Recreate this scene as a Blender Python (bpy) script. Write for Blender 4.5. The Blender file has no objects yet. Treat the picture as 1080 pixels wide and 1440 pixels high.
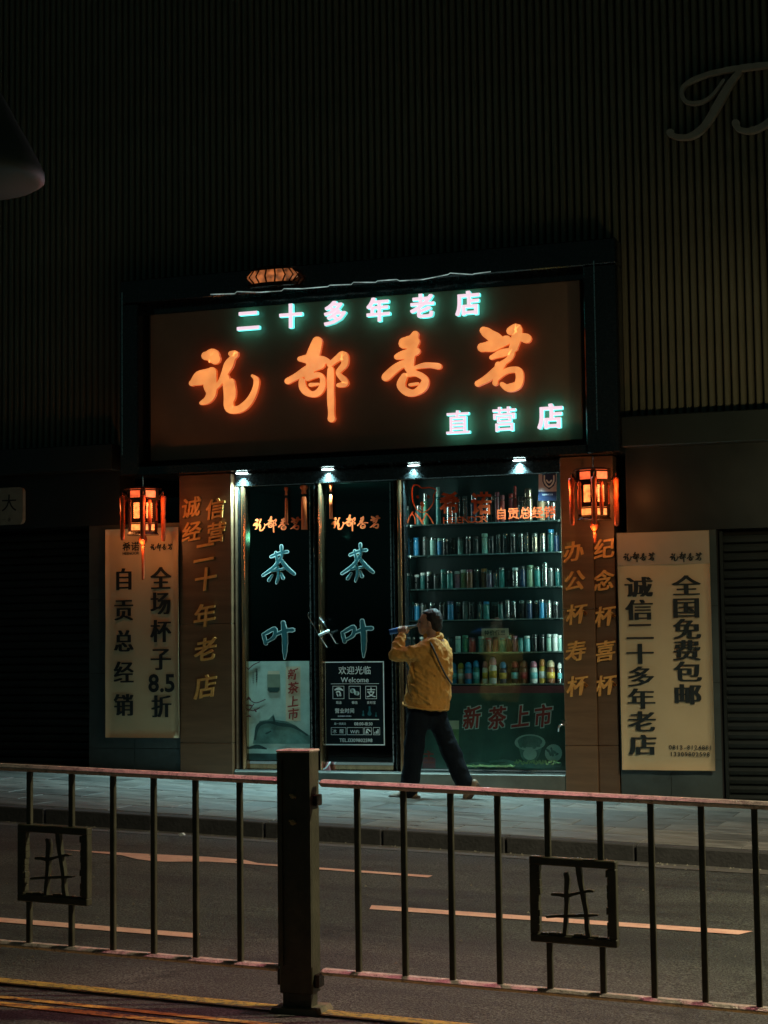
import bpy, math, random
from mathutils import Vector, Matrix
random.seed(7)
C = bpy.context.scene.collection
S = bpy.context.scene
R = math.radians

# ------------------------------------------------------------------ camera
FOC, PITCH, YAW, ROLL, EYE = 2500.0, 0.07496332, 0.33788521, -0.01232077, 1.65
_fw = Vector((-math.sin(YAW)*math.cos(PITCH), math.cos(YAW)*math.cos(PITCH), math.sin(PITCH)))
_r0 = Vector((math.cos(YAW), math.sin(YAW), 0)); _u0 = _r0.cross(_fw)
_rt = _r0*math.cos(ROLL)+_u0*math.sin(ROLL); _up = -_r0*math.sin(ROLL)+_u0*math.cos(ROLL)
cam = bpy.data.objects.new('camera', bpy.data.cameras.new('camera')); C.objects.link(cam)
M = Matrix((_rt, _up, -_fw)).transposed().to_4x4(); M.translation = (0, 0, EYE); cam.matrix_world = M
cam.data.lens = 36*FOC/1440; cam.data.sensor_width = 36; cam.data.clip_end = 500; cam.data.clip_start = .1
S.camera = cam
def at(px, py, Y):
    "survey helper: where the sight line through a photo point meets the vertical plane at distance Y"
    r = _fw+_rt*((px-540)/FOC)-_up*((py-720)/FOC); r = r*(Y/r.y)
    return r.x, r.z+EYE
def fx(px, py, Y): return at(px, py, Y)[0]
def fz(px, py, Y): return at(px, py, Y)[1]

# ------------------------------------------------------------------ night sky
W = bpy.data.worlds.new('World'); S.world = W; W.use_nodes = True
nt = W.node_tree; bg = nt.nodes['Background']
sky = nt.nodes.new('ShaderNodeTexSky'); sky.sky_type = 'NISHITA'; sky.sun_disc = False
sky.sun_elevation = R(-3.0); sky.sun_rotation = R(200)
tint = nt.nodes.new('ShaderNodeMix'); tint.data_type = 'RGBA'; tint.blend_type = 'MULTIPLY'; tint.inputs[0].default_value = 1
tint.inputs[7].default_value = (.42, 1, .92, 1)
bw = nt.nodes.new('ShaderNodeRGBToBW'); nt.links.new(sky.outputs[0], bw.inputs[0]); nt.links.new(bw.outputs[0], tint.inputs[6]); nt.links.new(tint.outputs[2], bg.inputs[0])
bg.inputs[1].default_value = 0.12
S.view_settings.view_transform = 'Standard'; S.view_settings.look = 'None'
S.view_settings.exposure = 0; S.view_settings.gamma = 1
S.cycles.use_denoising = True
S.cycles.max_bounces = 7; S.cycles.transparent_max_bounces = 12
S.cycles.sample_clamp_indirect = 4

def lamp(name, kind, loc, energy, col, tgt=None, size=.05, cone=None, blend=.5, shape=None, sy=None):
    l = bpy.data.lights.new(name, kind); l.energy = energy; l.color = col
    if kind == 'SPOT':
        l.spot_size = R(cone); l.spot_blend = blend; l.shadow_soft_size = size
    elif kind == 'AREA':
        l.size = size
        if sy: l.shape = 'RECTANGLE'; l.size_y = sy
    else: l.shadow_soft_size = size
    o = bpy.data.objects.new(name, l); C.objects.link(o); o.location = loc
    if tgt: o.rotation_euler = (Vector(tgt)-Vector(loc)).to_track_quat('-Z', 'Y').to_euler()
    return o

# ------------------------------------------------------------------ materials
def mat(name, col, rough=.6, metal=0, var=.18, scale=9., bump=0, bscale=None, spec=.5, emit=None, es=1, rvar=.12, stretch=(1, 1, 1), coat=0):
    m = bpy.data.materials.new(name); m.use_nodes = True; t = m.node_tree; b = t.nodes['Principled BSDF']
    b.inputs['Roughness'].default_value = rough; b.inputs['Metallic'].default_value = metal
    b.inputs['Specular IOR Level'].default_value = spec; b.inputs['Coat Weight'].default_value = coat
    tc = t.nodes.new('ShaderNodeTexCoord'); mp = t.nodes.new('ShaderNodeMapping'); mp.inputs['Scale'].default_value = stretch
    t.links.new(tc.outputs['Object'], mp.inputs[0])
    n = t.nodes.new('ShaderNodeTexNoise'); n.inputs['Scale'].default_value = scale; n.inputs['Detail'].default_value = 6
    n.inputs['Roughness'].default_value = .65
    t.links.new(mp.outputs[0], n.inputs['Vector'])
    cr = t.nodes.new('ShaderNodeValToRGB'); e = cr.color_ramp.elements; e[0].position = .3; e[1].position = .72
    e[0].color = (*[c*(1-var) for c in col], 1); e[1].color = (*[min(1, c*(1+var)) for c in col], 1)
    t.links.new(n.outputs[0], cr.inputs[0]); t.links.new(cr.outputs[0], b.inputs['Base Color'])
    if rvar:
        mr = t.nodes.new('ShaderNodeMapRange'); mr.inputs[3].default_value = max(.02, rough-rvar); mr.inputs[4].default_value = min(1, rough+rvar)
        t.links.new(n.outputs[0], mr.inputs[0]); t.links.new(mr.outputs[0], b.inputs['Roughness'])
    if bump:
        n2 = t.nodes.new('ShaderNodeTexNoise'); n2.inputs['Scale'].default_value = bscale or scale*5; n2.inputs['Detail'].default_value = 5
        t.links.new(mp.outputs[0], n2.inputs['Vector'])
        bp = t.nodes.new('ShaderNodeBump'); bp.inputs['Strength'].default_value = bump; bp.inputs['Distance'].default_value = .01
        t.links.new(n2.outputs[0], bp.inputs['Height']); t.links.new(bp.outputs[0], b.inputs['Normal'])
    if emit:
        b.inputs['Emission Color'].default_value = (*emit, 1); b.inputs['Emission Strength'].default_value = es
    return m
def glow(name, col, es, uneven=0, scale=20):
    "something that gives off light, evenly or through a mottled cover"
    m = mat(name, (.6, .6, .6), .5, emit=col, es=es)
    if uneven:
        t = m.node_tree; b = t.nodes['Principled BSDF']; tc = t.nodes.new('ShaderNodeTexCoord')
        n = t.nodes.new('ShaderNodeTexNoise'); n.inputs['Scale'].default_value = scale; t.links.new(tc.outputs['Object'], n.inputs['Vector'])
        mr = t.nodes.new('ShaderNodeMapRange'); mr.inputs[1].default_value = .3; mr.inputs[2].default_value = .7
        mr.inputs[3].default_value = es*(1-uneven); mr.inputs[4].default_value = es*(1+uneven)
        t.links.new(n.outputs[0], mr.inputs[0]); t.links.new(mr.outputs[0], b.inputs['Emission Strength'])
    return m
def asphalt():
    m = mat('asphalt', (.040, .045, .042), .66, var=.36, scale=1.3, bump=.9, bscale=130, rvar=.14)
    t = m.node_tree; b = t.nodes['Principled BSDF']; old = b.inputs['Base Color'].links[0].from_socket
    tc = t.nodes.new('ShaderNodeTexCoord'); v = t.nodes.new('ShaderNodeTexNoise'); v.inputs['Scale'].default_value = 85; v.inputs['Detail'].default_value = 3
    t.links.new(tc.outputs['Object'], v.inputs['Vector'])
    cr = t.nodes.new('ShaderNodeValToRGB'); cr.color_ramp.elements[0].position = .4; cr.color_ramp.elements[0].color = (.3, .3, .3, 1)
    cr.color_ramp.elements[1].position = .66; cr.color_ramp.elements[1].color = (3.0, 3.0, 2.9, 1)
    mx = t.nodes.new('ShaderNodeMix'); mx.data_type = 'RGBA'; mx.blend_type = 'MULTIPLY'; mx.inputs[0].default_value = 1
    t.links.new(v.outputs[0], cr.inputs[0]); t.links.new(old, mx.inputs[6]); t.links.new(cr.outputs[0], mx.inputs[7])
    w = t.nodes.new('ShaderNodeTexNoise'); w.inputs['Scale'].default_value = .55; w.inputs['Detail'].default_value = 8; w.inputs['Roughness'].default_value = .7; w.inputs['Distortion'].default_value = 1.2
    mp = t.nodes.new('ShaderNodeMapping'); mp.inputs['Scale'].default_value = (.35, 1.5, 1); t.links.new(tc.outputs['Object'], mp.inputs[0]); t.links.new(mp.outputs[0], w.inputs['Vector'])
    c2 = t.nodes.new('ShaderNodeValToRGB'); c2.color_ramp.elements[0].position = .36; c2.color_ramp.elements[0].color = (.55, .55, .57, 1); c2.color_ramp.elements[1].position = .6; c2.color_ramp.elements[1].color = (1.25, 1.22, 1.15, 1)
    vo = t.nodes.new('ShaderNodeTexVoronoi'); vo.feature = 'DISTANCE_TO_EDGE'; vo.inputs['Scale'].default_value = .42; ds = t.nodes.new('ShaderNodeMapping'); t.links.new(w.outputs[1], ds.inputs['Location']); t.links.new(tc.outputs['Object'], ds.inputs[0]); t.links.new(ds.outputs[0], vo.inputs['Vector'])
    c3 = t.nodes.new('ShaderNodeValToRGB'); c3.color_ramp.elements[0].position = .0; c3.color_ramp.elements[0].color = (.12, .12, .12, 1); c3.color_ramp.elements[1].position = .016; c3.color_ramp.elements[1].color = (1, 1, 1, 1)
    m2 = t.nodes.new('ShaderNodeMix'); m2.data_type = 'RGBA'; m2.blend_type = 'MULTIPLY'; m2.inputs[0].default_value = 1
    m3 = t.nodes.new('ShaderNodeMix'); m3.data_type = 'RGBA'; m3.blend_type = 'MULTIPLY'; m3.inputs[0].default_value = .6
    t.links.new(w.outputs[0], c2.inputs[0]); t.links.new(mx.outputs[2], m2.inputs[6]); t.links.new(c2.outputs[0], m2.inputs[7])
    t.links.new(vo.outputs[0], c3.inputs[0]); t.links.new(m2.outputs[2], m3.inputs[6]); t.links.new(c3.outputs[0], m3.inputs[7]); t.links.new(m3.outputs[2], b.inputs['Base Color'])
    return m
def paint(name, col, wear=.45):
    "road paint worn through to the asphalt"
    m = mat(name, col, .6, var=.25, scale=6, bump=.4, bscale=120)
    t = m.node_tree; b = t.nodes['Principled BSDF']; old = b.inputs['Base Color'].links[0].from_socket
    tc = t.nodes.new('ShaderNodeTexCoord'); v = t.nodes.new('ShaderNodeTexNoise'); v.inputs['Scale'].default_value = 28; v.inputs['Detail'].default_value = 8; v.inputs['Roughness'].default_value = .75
    t.links.new(tc.outputs['Object'], v.inputs['Vector'])
    cr = t.nodes.new('ShaderNodeValToRGB'); cr.color_ramp.elements[0].position = wear-.04; cr.color_ramp.elements[1].position = wear+.09
    cr.color_ramp.elements[0].color = (.06, .057, .053, 1); cr.color_ramp.elements[1].color = (1, 1, 1, 1)
    mx = t.nodes.new('ShaderNodeMix'); mx.data_type = 'RGBA'; mx.inputs[6].default_value = (.07, .066, .06, 1)
    t.links.new(v.outputs[0], cr.inputs[0]); t.links.new(cr.outputs[0], mx.inputs[0]); t.links.new(old, mx.inputs[7]); t.links.new(mx.outputs[2], b.inputs['Base Color'])
    return m
def glass(name, tint=(.8, .95, .93), refl=1.0):
    m = bpy.data.materials.new(name); m.use_nodes = True; t = m.node_tree; t.nodes.clear()
    o = t.nodes.new('ShaderNodeOutputMaterial'); mx = t.nodes.new('ShaderNodeMixShader'); tr = t.nodes.new('ShaderNodeBsdfTransparent')
    g = t.nodes.new('ShaderNodeBsdfGlossy'); f = t.nodes.new('ShaderNodeFresnel'); f.inputs[0].default_value = 1.5
    ml = t.nodes.new('ShaderNodeMath'); ml.operation = 'MULTIPLY'; ml.inputs[1].default_value = refl*1.6
    tc = t.nodes.new('ShaderNodeTexCoord'); n = t.nodes.new('ShaderNodeTexNoise'); n.inputs['Scale'].default_value = 3
    mr = t.nodes.new('ShaderNodeMapRange'); mr.inputs[3].default_value = .01; mr.inputs[4].default_value = .07
    t.links.new(tc.outputs['Object'], n.inputs['Vector']); t.links.new(n.outputs[0], mr.inputs[0]); t.links.new(mr.outputs[0], g.inputs['Roughness'])
    tr.inputs[0].default_value = (*tint, 1)
    t.links.new(f.outputs[0], ml.inputs[0]); t.links.new(ml.outputs[0], mx.inputs[0]); t.links.new(tr.outputs[0], mx.inputs[1]); t.links.new(g.outputs[0], mx.inputs[2]); t.links.new(mx.outputs[0], o.inputs[0])
    return m
K = {}
K['asphalt'] = asphalt()
K['pavement'] = mat('pavement', (.2, .2, .19), .4, var=.45, scale=3.2, bump=.6, bscale=34, rvar=.25, stretch=(.5, 1.3, 1))
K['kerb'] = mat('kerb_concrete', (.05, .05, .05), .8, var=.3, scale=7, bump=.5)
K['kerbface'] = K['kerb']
K['white_paint'] = paint('worn_lane_paint', (1, .50, .38), .33)  # lane paint: pink of the coloured light put into the white
K['yellow_paint'] = paint('worn_yellow_paint', (.62, .36, .07), .43)
K['slat'] = mat('slat_metal', (.21, .2, .14), .5, .0, var=.4, scale=1.6, rvar=.15, stretch=(1, 1, .22))
K['slatback'] = mat('cladding_back', (.02, .02, .02), .9)
K['blackstone'] = mat('black_granite', (.012, .015, .016), .12, var=.5, scale=30, rvar=.05)
K['darkwall'] = mat('dark_teal_wall', (.055, .075, .075), .55, var=.3, scale=2.5, bump=.2)
K['fascia'] = mat('dark_fascia', (.016, .022, .022), .45, var=.3, scale=2.5)
K['beam'] = mat('beam_cladding', (.022, .03, .028), .4, var=.25, scale=1.5)
K['shutter'] = mat('shutter_metal', (.014, .02, .019), .5, .2, var=.3, scale=3)
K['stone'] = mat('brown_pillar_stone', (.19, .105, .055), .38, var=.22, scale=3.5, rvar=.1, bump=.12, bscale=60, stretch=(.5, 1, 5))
K['stone2'] = mat('darkened_pillar_stone', (.14, .08, .045), .4, var=.22, scale=3.5, rvar=.1, stretch=(.5, 1, 5))
K['gold'] = mat('gilt_letters', (1, .46, .13), .38, .1, var=.2, scale=30, rvar=.1)
K['bronze'] = mat('polished_bronze', (.55, .36, .2), .16, .95, var=.3, scale=4, rvar=.08, stretch=(4, 4, .5))
K['chrome'] = mat('chrome', (.75, .78, .78), .12, 1, var=.1)
K['dullmetal'] = mat('dull_metal', (.5, .46, .38), .5, .15, var=.1)
K['steel'] = mat('brushed_steel', (.55, .55, .54), .28, 1, var=.15, scale=20)
K['board'] = mat('brown_sign_board', (.34, .21, .13), .4, var=.18, scale=1.2, rvar=.08)
K['banner'] = mat('cream_banner_cloth', (.60, .47, .28), .75, var=.06, scale=2, bump=.08, bscale=8)
K['bannerhead'] = mat('banner_header', (.40, .34, .25), .75, var=.08, scale=2)
K['ink'] = mat('black_print', (.012, .02, .022), .6)
K['step'] = mat('grey_step_stone', (.14, .14, .115), .5, var=.3, scale=4, bump=.2)
K['glass'] = glass('shop_glass', (.9, .98, .97), .45); K['doorglass'] = glass('door_glass', (.55, .7, .7), .5)
K['dark'] = mat('dark_interior', (.02, .035, .035), .7, var=.4, scale=2)
K['tealwall'] = mat('teal_back_panel', (.008, .03, .03), .6, var=.4, scale=2.2)
K['shelf'] = mat('dark_glass_shelf', (.02, .05, .05), .2); K['gshelf'] = glass('glass_shelf', (.55, .8, .78), .8)
K['shelfedge'] = mat('shelf_edge', (.35, .45, .43), .25, .6)
K['maroon'] = mat('maroon_shelf_edge', (.2, .045, .06), .5)
K['orange_decal'] = mat('orange_decal', (1, .17, .04), .5, var=.06)
def vinyl(name, col):
    "thin translucent film stuck on the glass"
    m = mat(name, col, .5, var=.06); t = m.node_tree; b = t.nodes['Principled BSDF']; o = t.nodes['Material Output']
    tr = t.nodes.new('ShaderNodeBsdfTranslucent'); mx = t.nodes.new('ShaderNodeMixShader'); mx.inputs[0].default_value = .55
    t.links.new(b.inputs['Base Color'].links[0].from_socket, tr.inputs[0]); t.links.new(b.outputs[0], mx.inputs[1]); t.links.new(tr.outputs[0], mx.inputs[2]); t.links.new(mx.outputs[0], o.inputs[0])
    return m
K['vinyl'] = vinyl('orange_vinyl', (1, .20, .06))
K['teal_decal'] = mat('teal_decal', (.012, .11, .13), .5, var=.2)
K['pale_decal'] = mat('pale_decal', (.62, .78, .77), .5, var=.08)
K['white_decal'] = mat('white_decal', (.8, .86, .85), .5, var=.05)
K['post_green'] = mat('poster_green', (.04, .105, .085), .45, var=.45, scale=2.4)
K['post_pale'] = mat('poster_pale', (.38, .56, .50), .5, var=.25, scale=3.5)
K['post_mid'] = mat('poster_mid', (.1, .22, .19), .5, var=.4, scale=9)
K['post_dk'] = mat('poster_dark', (.02, .065, .06), .5, var=.4, scale=9)
K['poster_red'] = mat('poster_red', (.30, .04, .03), .5)
K['poster_cream'] = mat('poster_cream', (.6, .58, .42), .5, var=.2, scale=3)
K['leafgreen'] = mat('poster_leaf', (.2, .36, .16), .5, var=.3, scale=9)
K['navy'] = mat('navy_print', (.02, .04, .12), .5)
K['fence'] = mat('fence_paint', (.068, .066, .042), .42, .0, var=.35, scale=9, bump=.25, bscale=60, rvar=.12)
K['rail'] = mat('rail_paint', (.68, .58, .5), .3, .3, var=.35, scale=20, bump=.5, bscale=160, rvar=.14)
K['rust'] = mat('rusty_bolt', (.55, .42, .2), .6, .3, var=.4, scale=60)
K['lacquer'] = mat('black_lacquer', (.025, .018, .014), .22, var=.3, scale=30)
K['tassel'] = mat('red_tassel', (.85, .13, .035), .55, var=.3, scale=40)
K['amber'] = glow('lantern_amber', (1, .25, .05), 1.7, .55, 28)
K['red_amber'] = glow('lantern_red', (1, .12, .03), 1.1, .5, 28)
K['white_led'] = glow('white_sign_face', (.98, .70, .82), 1.0)
K['cyan_led'] = glow('cyan_letter_side', (.10, .80, .74), 1.05)
K['orange_led'] = glow('orange_sign_face', (1, .32, .075), .90, .2, 6)
K['red_led'] = glow('red_letter_side', (1, .12, .015), .5)
K['down'] = glow('downlight_glow', (.72, 1, .98), 14)
K['wire'] = glow('light_wire', (.7, 1, .95), .28, .95, 7)
K['skin'] = mat('skin', (.42, .24, .16), .55, var=.12, scale=25)
K['hair'] = mat('black_hair', (.006, .006, .006), .5, var=.4, scale=60, bump=.4)
K['jacket'] = mat('mustard_jacket', (.55, .255, .045), .85, var=.16, scale=14, bump=.35, bscale=90)
K['jacket_dark'] = mat('jacket_seam', (.12, .06, .02), .8)
K['trousers'] = mat('navy_trousers', (.004, .007, .011), .9, spec=.15, var=.3, scale=18, bump=.3, bscale=90)
K['shoe'] = mat('tan_shoe', (.22, .15, .09), .55, var=.2)
K['sole'] = mat('dark_sole', (.08, .06, .045), .7)
K['bluep'] = mat('blue_plastic', (.02, .12, .42), .3)
K['clearp'] = mat('dark_bottle_neck', (.12, .16, .18), .1)
K['lampgrey'] = mat('lamp_shade_grey', (.08, .11, .10), .6, var=.1)

# ------------------------------------------------------------------ mesh helpers
class MB:
    def __init__(s): s.v = []; s.f = []; s.m = []
    def add(s, vs, fs, mi=0):
        o = len(s.v); s.v += [tuple(v) for v in vs]; s.f += [tuple(i+o for i in f) for f in fs]; s.m += [mi]*len(fs); return s
    def box(s, x0, x1, y0, y1, z0, z1, mi=0, sl=0, bev=0):
        "axis box; sl = fall of its top and bottom per metre along X"
        if bev:
            b = bev; P = []
            for z, i in ((z0, b), (z0+b, 0), (z1-b, 0), (z1, b)):
                P += [(x0+i, y0+(b if i == 0 else i), z), (x0+(b if i == 0 else i), y0+i, z), (x1-(b if i == 0 else i), y0+i, z), (x1-i, y0+(b if i == 0 else i), z),
                      (x1-i, y1-(b if i == 0 else i), z), (x1-(b if i == 0 else i), y1-i, z), (x0+(b if i == 0 else i), y1-i, z), (x0+i, y1-(b if i == 0 else i), z)]
            P = [(x, y, z+sl*(x-x0)) for x, y, z in P]
            F = [tuple(range(7, -1, -1)), tuple(range(24, 32))]
            for k in range(3):
                for j in range(8): a = k*8+j; c = k*8+(j+1) % 8; F.append((a, c, c+8, a+8))
            return s.add(P, F, mi)
        d = sl*(x1-x0)
        return s.add([(x0, y0, z0), (x1, y0, z0+d), (x1, y1, z0+d), (x0, y1, z0), (x0, y0, z1), (x1, y0, z1+d), (x1, y1, z1+d), (x0, y1, z1)],
                     [(0, 3, 2, 1), (4, 5, 6, 7), (0, 1, 5, 4), (1, 2, 6, 5), (2, 3, 7, 6), (3, 0, 4, 7)], mi)
    def prism(s, pts, y0, y1, mi=0, side=None):
        "polygon of (x,z) extruded from y0 (front) to y1 (back)"
        n = len(pts); side = mi if side is None else side
        ar = sum(pts[i][0]*pts[(i+1) % n][1]-pts[(i+1) % n][0]*pts[i][1] for i in range(n))
        if ar < 0: pts = pts[::-1]
        o = len(s.v); s.v += [(x, y0, z) for x, z in pts]+[(x, y1, z) for x, z in pts]
        s.f.append(tuple(o+i for i in range(n))); s.m.append(mi)
        s.f.append(tuple(o+n+i for i in range(n-1, -1, -1))); s.m.append(side)
        for i in range(n):
            j = (i+1) % n; s.f.append((o+i, o+n+i, o+n+j, o+j)); s.m.append(side)
        return s
    def tube(s, pts, rad, n=8, mi=0):
        pts = [Vector(p) for p in pts]; rad = rad if isinstance(rad, (list, tuple)) else [rad]*len(pts); o = len(s.v); up = None
        for i, p in enumerate(pts):
            d = (pts[min(i+1, len(pts)-1)]-pts[max(i-1, 0)]).normalized()
            a = (up if up is not None else (Vector((0, 0, 1)) if abs(d.z) < .9 else Vector((1, 0, 0)))); a = (a-d*a.dot(d)).normalized(); up = a; b = d.cross(a)
            for k in range(n):
                t = 2*math.pi*k/n; s.v.append(tuple(p+(a*math.cos(t)+b*math.sin(t))*rad[i]))
        for i in range(len(pts)-1):
            for k in range(n): a = o+i*n+k; b = o+i*n+(k+1) % n; s.f.append((a, b, b+n, a+n)); s.m.append(mi)
        s.f.append(tuple(o+k for k in range(n-1, -1, -1))); s.m.append(mi)
        s.f.append(tuple(o+(len(pts)-1)*n+k for k in range(n))); s.m.append(mi)
        return s
    def lathe(s, prof, c=(0, 0, 0), n=14, mi=0, sx=1, sy=1):
        o = len(s.v)
        for r, z in prof:
            for k in range(n): t = 2*math.pi*(k+.5)/n; s.v.append((c[0]+r*sx*math.cos(t), c[1]+r*sy*math.sin(t), c[2]+z))
        for i in range(len(prof)-1):
            for k in range(n): a = o+i*n+k; b = o+i*n+(k+1) % n; s.f.append((a, b, b+n, a+n)); s.m.append(mi)
        s.f.append(tuple(o+k for k in range(n-1, -1, -1))); s.m.append(mi)
        s.f.append(tuple(o+(len(prof)-1)*n+k for k in range(n))); s.m.append(mi)
        return s
    def ball(s, c, rx, ry, rz, rot=0, n=16, mi=0):
        prof = [(math.sin(math.pi*i/9), -math.cos(math.pi*i/9)) for i in range(1, 9)]
        t = MB().lathe(prof, n=n); cr, sr = math.cos(rot), math.sin(rot); vs = []
        for x, y, z in t.v:
            x, y, z = x*rx, y*ry, z*rz; vs.append((c[0]+x*cr+z*sr, c[1]+y, c[2]-x*sr+z*cr))
        return s.add(vs, t.f, mi)
    def caps(s, p, r, q, t, n=14):
        p, q = Vector(p), Vector(q); d = (q-p).normalized()
        P = []; RR = []
        for a in (-80, -55, -30, 0): P.append(p+d*r*math.sin(R(a))); RR.append(r*math.cos(R(a)))
        for a in (0, 30, 55, 80): P.append(q+d*t*math.sin(R(a))); RR.append(t*math.cos(R(a)))
        return s.tube(P, RR, n)
    def mesh(s, name, mats, smooth=False):
        me = bpy.data.meshes.new(name); me.from_pydata(s.v, [], s.f)
        for m in (mats if isinstance(mats, (list, tuple)) else [mats]): me.materials.append(m)
        me.polygons.foreach_set('material_index', s.m)
        if smooth: me.polygons.foreach_set('use_smooth', [True]*len(s.f))
        me.update(); return me
    def build(s, name, mats, parent=None, smooth=False, loc=None):
        return put(name, s.mesh(name, mats, smooth), parent, loc)
def put(name, me, parent=None, loc=None, local=False):
    o = bpy.data.objects.new(name, me); C.objects.link(o)
    if parent is not None:
        o.parent = parent
        if not local: o.matrix_parent_inverse = Matrix.Translation(-wpos(parent))
    if loc is not None: o.location = loc
    return o
def wpos(o):
    "world position of a parent (parents here are only ever moved, never turned)"
    p = Vector(o.location)
    while o.parent is not None:
        p = p+(o.matrix_parent_inverse.translation); o = o.parent; p = p+Vector(o.location)
    return p
def tag(o, label, cat, group=None):
    o['label'] = label; o['category'] = cat
    if group: o['group'] = group
    return o
def thing(name, label, cat, loc, group=None):
    o = bpy.data.objects.new(name, None); C.objects.link(o); o.location = loc; o.empty_display_size = .1
    return tag(o, label, cat, group)
def struct(o): o['kind'] = 'structure'; return o
def copy_tree(root, loc):
    "a copy of a thing, its parts and their sub-parts"
    r = root.copy(); C.objects.link(r); r.location = loc
    for ch in root.children:
        c = ch.copy(); C.objects.link(c); c.parent = r
        for g in ch.children: d = g.copy(); C.objects.link(d); d.parent = c
    return r

# ------------------------------------------------------------------ lettering
_gl = {}
def glyph(ch, bold=0., depth=0.):
    "outline of one character from Blender's own font, centred on its em square, one unit high"
    k = (ch, bold, depth)
    if k not in _gl:
        cu = bpy.data.curves.new('t', 'FONT'); cu.body = ch; cu.size = 1; cu.offset = bold; cu.extrude = depth/2; cu.resolution_u = 3
        ob = bpy.data.objects.new('t', cu); C.objects.link(ob)
        me = bpy.data.meshes.new_from_object(ob)
        V = [tuple(v.co) for v in me.vertices]; F = [tuple(p.vertices) for p in me.polygons]
        zm = max([v[2] for v in V] or [0])-1e-5; nz = [1 if (depth == 0 or all(V[i][2] > zm for i in f)) else 0 for f in F]
        if V:
            x0, x1 = min(v[0] for v in V), max(v[0] for v in V)
        else: x0 = x1 = 0
        bpy.data.objects.remove(ob); bpy.data.curves.remove(cu); bpy.data.meshes.remove(me)
        _gl[k] = (V, F, nz, x0, x1)
    return _gl[k]
def char(mb, ch, x, y, z, size, bold=.0, depth=0., xs=1., shear=0., rise=0., face=0, side=0, heavy=0., both=False):
    "one character centred at x,z in the plane y, facing -Y"
    V, F, nz, x0, x1 = glyph(ch, bold, depth/size if size else 0)
    wide = ord(ch) > 0x2000
    cx = .5 if wide else (x0+x1)/2; cz = .36 if wide else .36
    if isinstance(heavy, tuple): hs = [(i*heavy[0], j*heavy[1]) for i in (-1, 0, 1) for j in (-1, 0, 1)]
    else: hs = [(-heavy, 0), (0, 0), (heavy, 0)] if heavy else [(0, 0)]
    for k, (sh, sv) in enumerate(hs):
        P = []
        for a, b, c in V:
            u = (a-cx)*xs+sh; w = b-cz+sv
            P.append((x+(u+shear*w)*size, y-c*size-k*.0006, z+(w+rise*u)*size))
        o = len(mb.v); mb.v += P
        for f, n in zip(F, nz):
            mb.f.append(tuple(i+o for i in f)); mb.m.append(face if (n > .5 and both) else (face if n > .5 else side))
    return mb
def line(mb, txt, x, y, z, size, adv=None, **k):
    "horizontal line of text centred at x"
    w = []
    for c in txt:
        if adv: w.append(adv*size)
        elif ord(c) > 0x2000: w.append(1.02*size)
        else:
            V, F, n, x0, x1 = glyph(c); w.append(((x1-x0)+.1)*size if V else .3*size)
    X = x-sum(w)/2
    for c, ww in zip(txt, w):
        if c != ' ': char(mb, c, X+ww/2, y, z, size, **k)
        X += ww
    return mb
def brush(mb, strokes, y, dep, tf, grow=0., face=0, side=0):
    "brush strokes given as (u, v, radius): round-ended ribbons with real thickness"
    j = 0
    for st in strokes:
        pts = []
        for i in range(len(st)-1):
            a, b = st[i], st[i+1]; n = 5
            for q in range(n):
                t = q/n
                p0 = st[max(i-1, 0)]; p3 = st[min(i+2, len(st)-1)]
                pts.append(tuple(.5*((2*a[k])+(-p0[k]+b[k])*t+(2*p0[k]-5*a[k]+4*b[k]-p3[k])*t*t+(-p0[k]+3*a[k]-3*b[k]+p3[k])*t**3) for k in range(3)))
        pts.append(tuple(st[-1])); pts = [(u, v, max(r, 2)+grow) for u, v, r in pts]
        L = []; Rr = []; m = len(pts)
        dirs = []
        for i in range(m):
            a = pts[max(i-1, 0)]; b = pts[min(i+1, m-1)]; d = Vector((b[0]-a[0], b[1]-a[1])); dirs.append(d.normalized() if d.length > 1e-6 else Vector((1, 0)))
        for (u, v, r), d in zip(pts, dirs):
            w = r*(1+.07*math.sin(u*.31+v*.17)); L.append((u-d.y*w, v+d.x*w)); Rr.append((u+d.y*w, v-d.x*w))
        # quad strip, plus round ends, each stroke 0.8 mm proud of the last
        o = j*.0008; j += 1
        Q = len(mb.v); F = []
        ring = L+Rr
        for (u, v) in ring: x, z = tf(u, v); mb.v.append((x, y-o, z))
        for (u, v) in ring: x, z = tf(u, v); mb.v.append((x, y+dep, z))
        N = 2*m
        def ff(idx, mi): mb.f.append(tuple(Q+i for i in idx)); mb.m.append(mi)
        for i in range(m-1):
            ff((i, i+1, m+i+1, m+i), face); ff((N+i, i+N-N+N, N+i+1) if False else (N+m+i, N+m+i+1, N+i+1, N+i), side)
            ff((i, N+i, N+i+1, i+1), side); ff((m+i+1, N+m+i+1, N+m+i, m+i), side)
        for e in (0, m-1):
            u, v, r = pts[e]; k = 10; ring = [tf(u+r*math.cos(6.2832*q/k), v+r*math.sin(6.2832*q/k)) for q in range(k)]
            mb.prism(ring, y-o-.0004, y+dep, face, side)
    return mb
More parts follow.
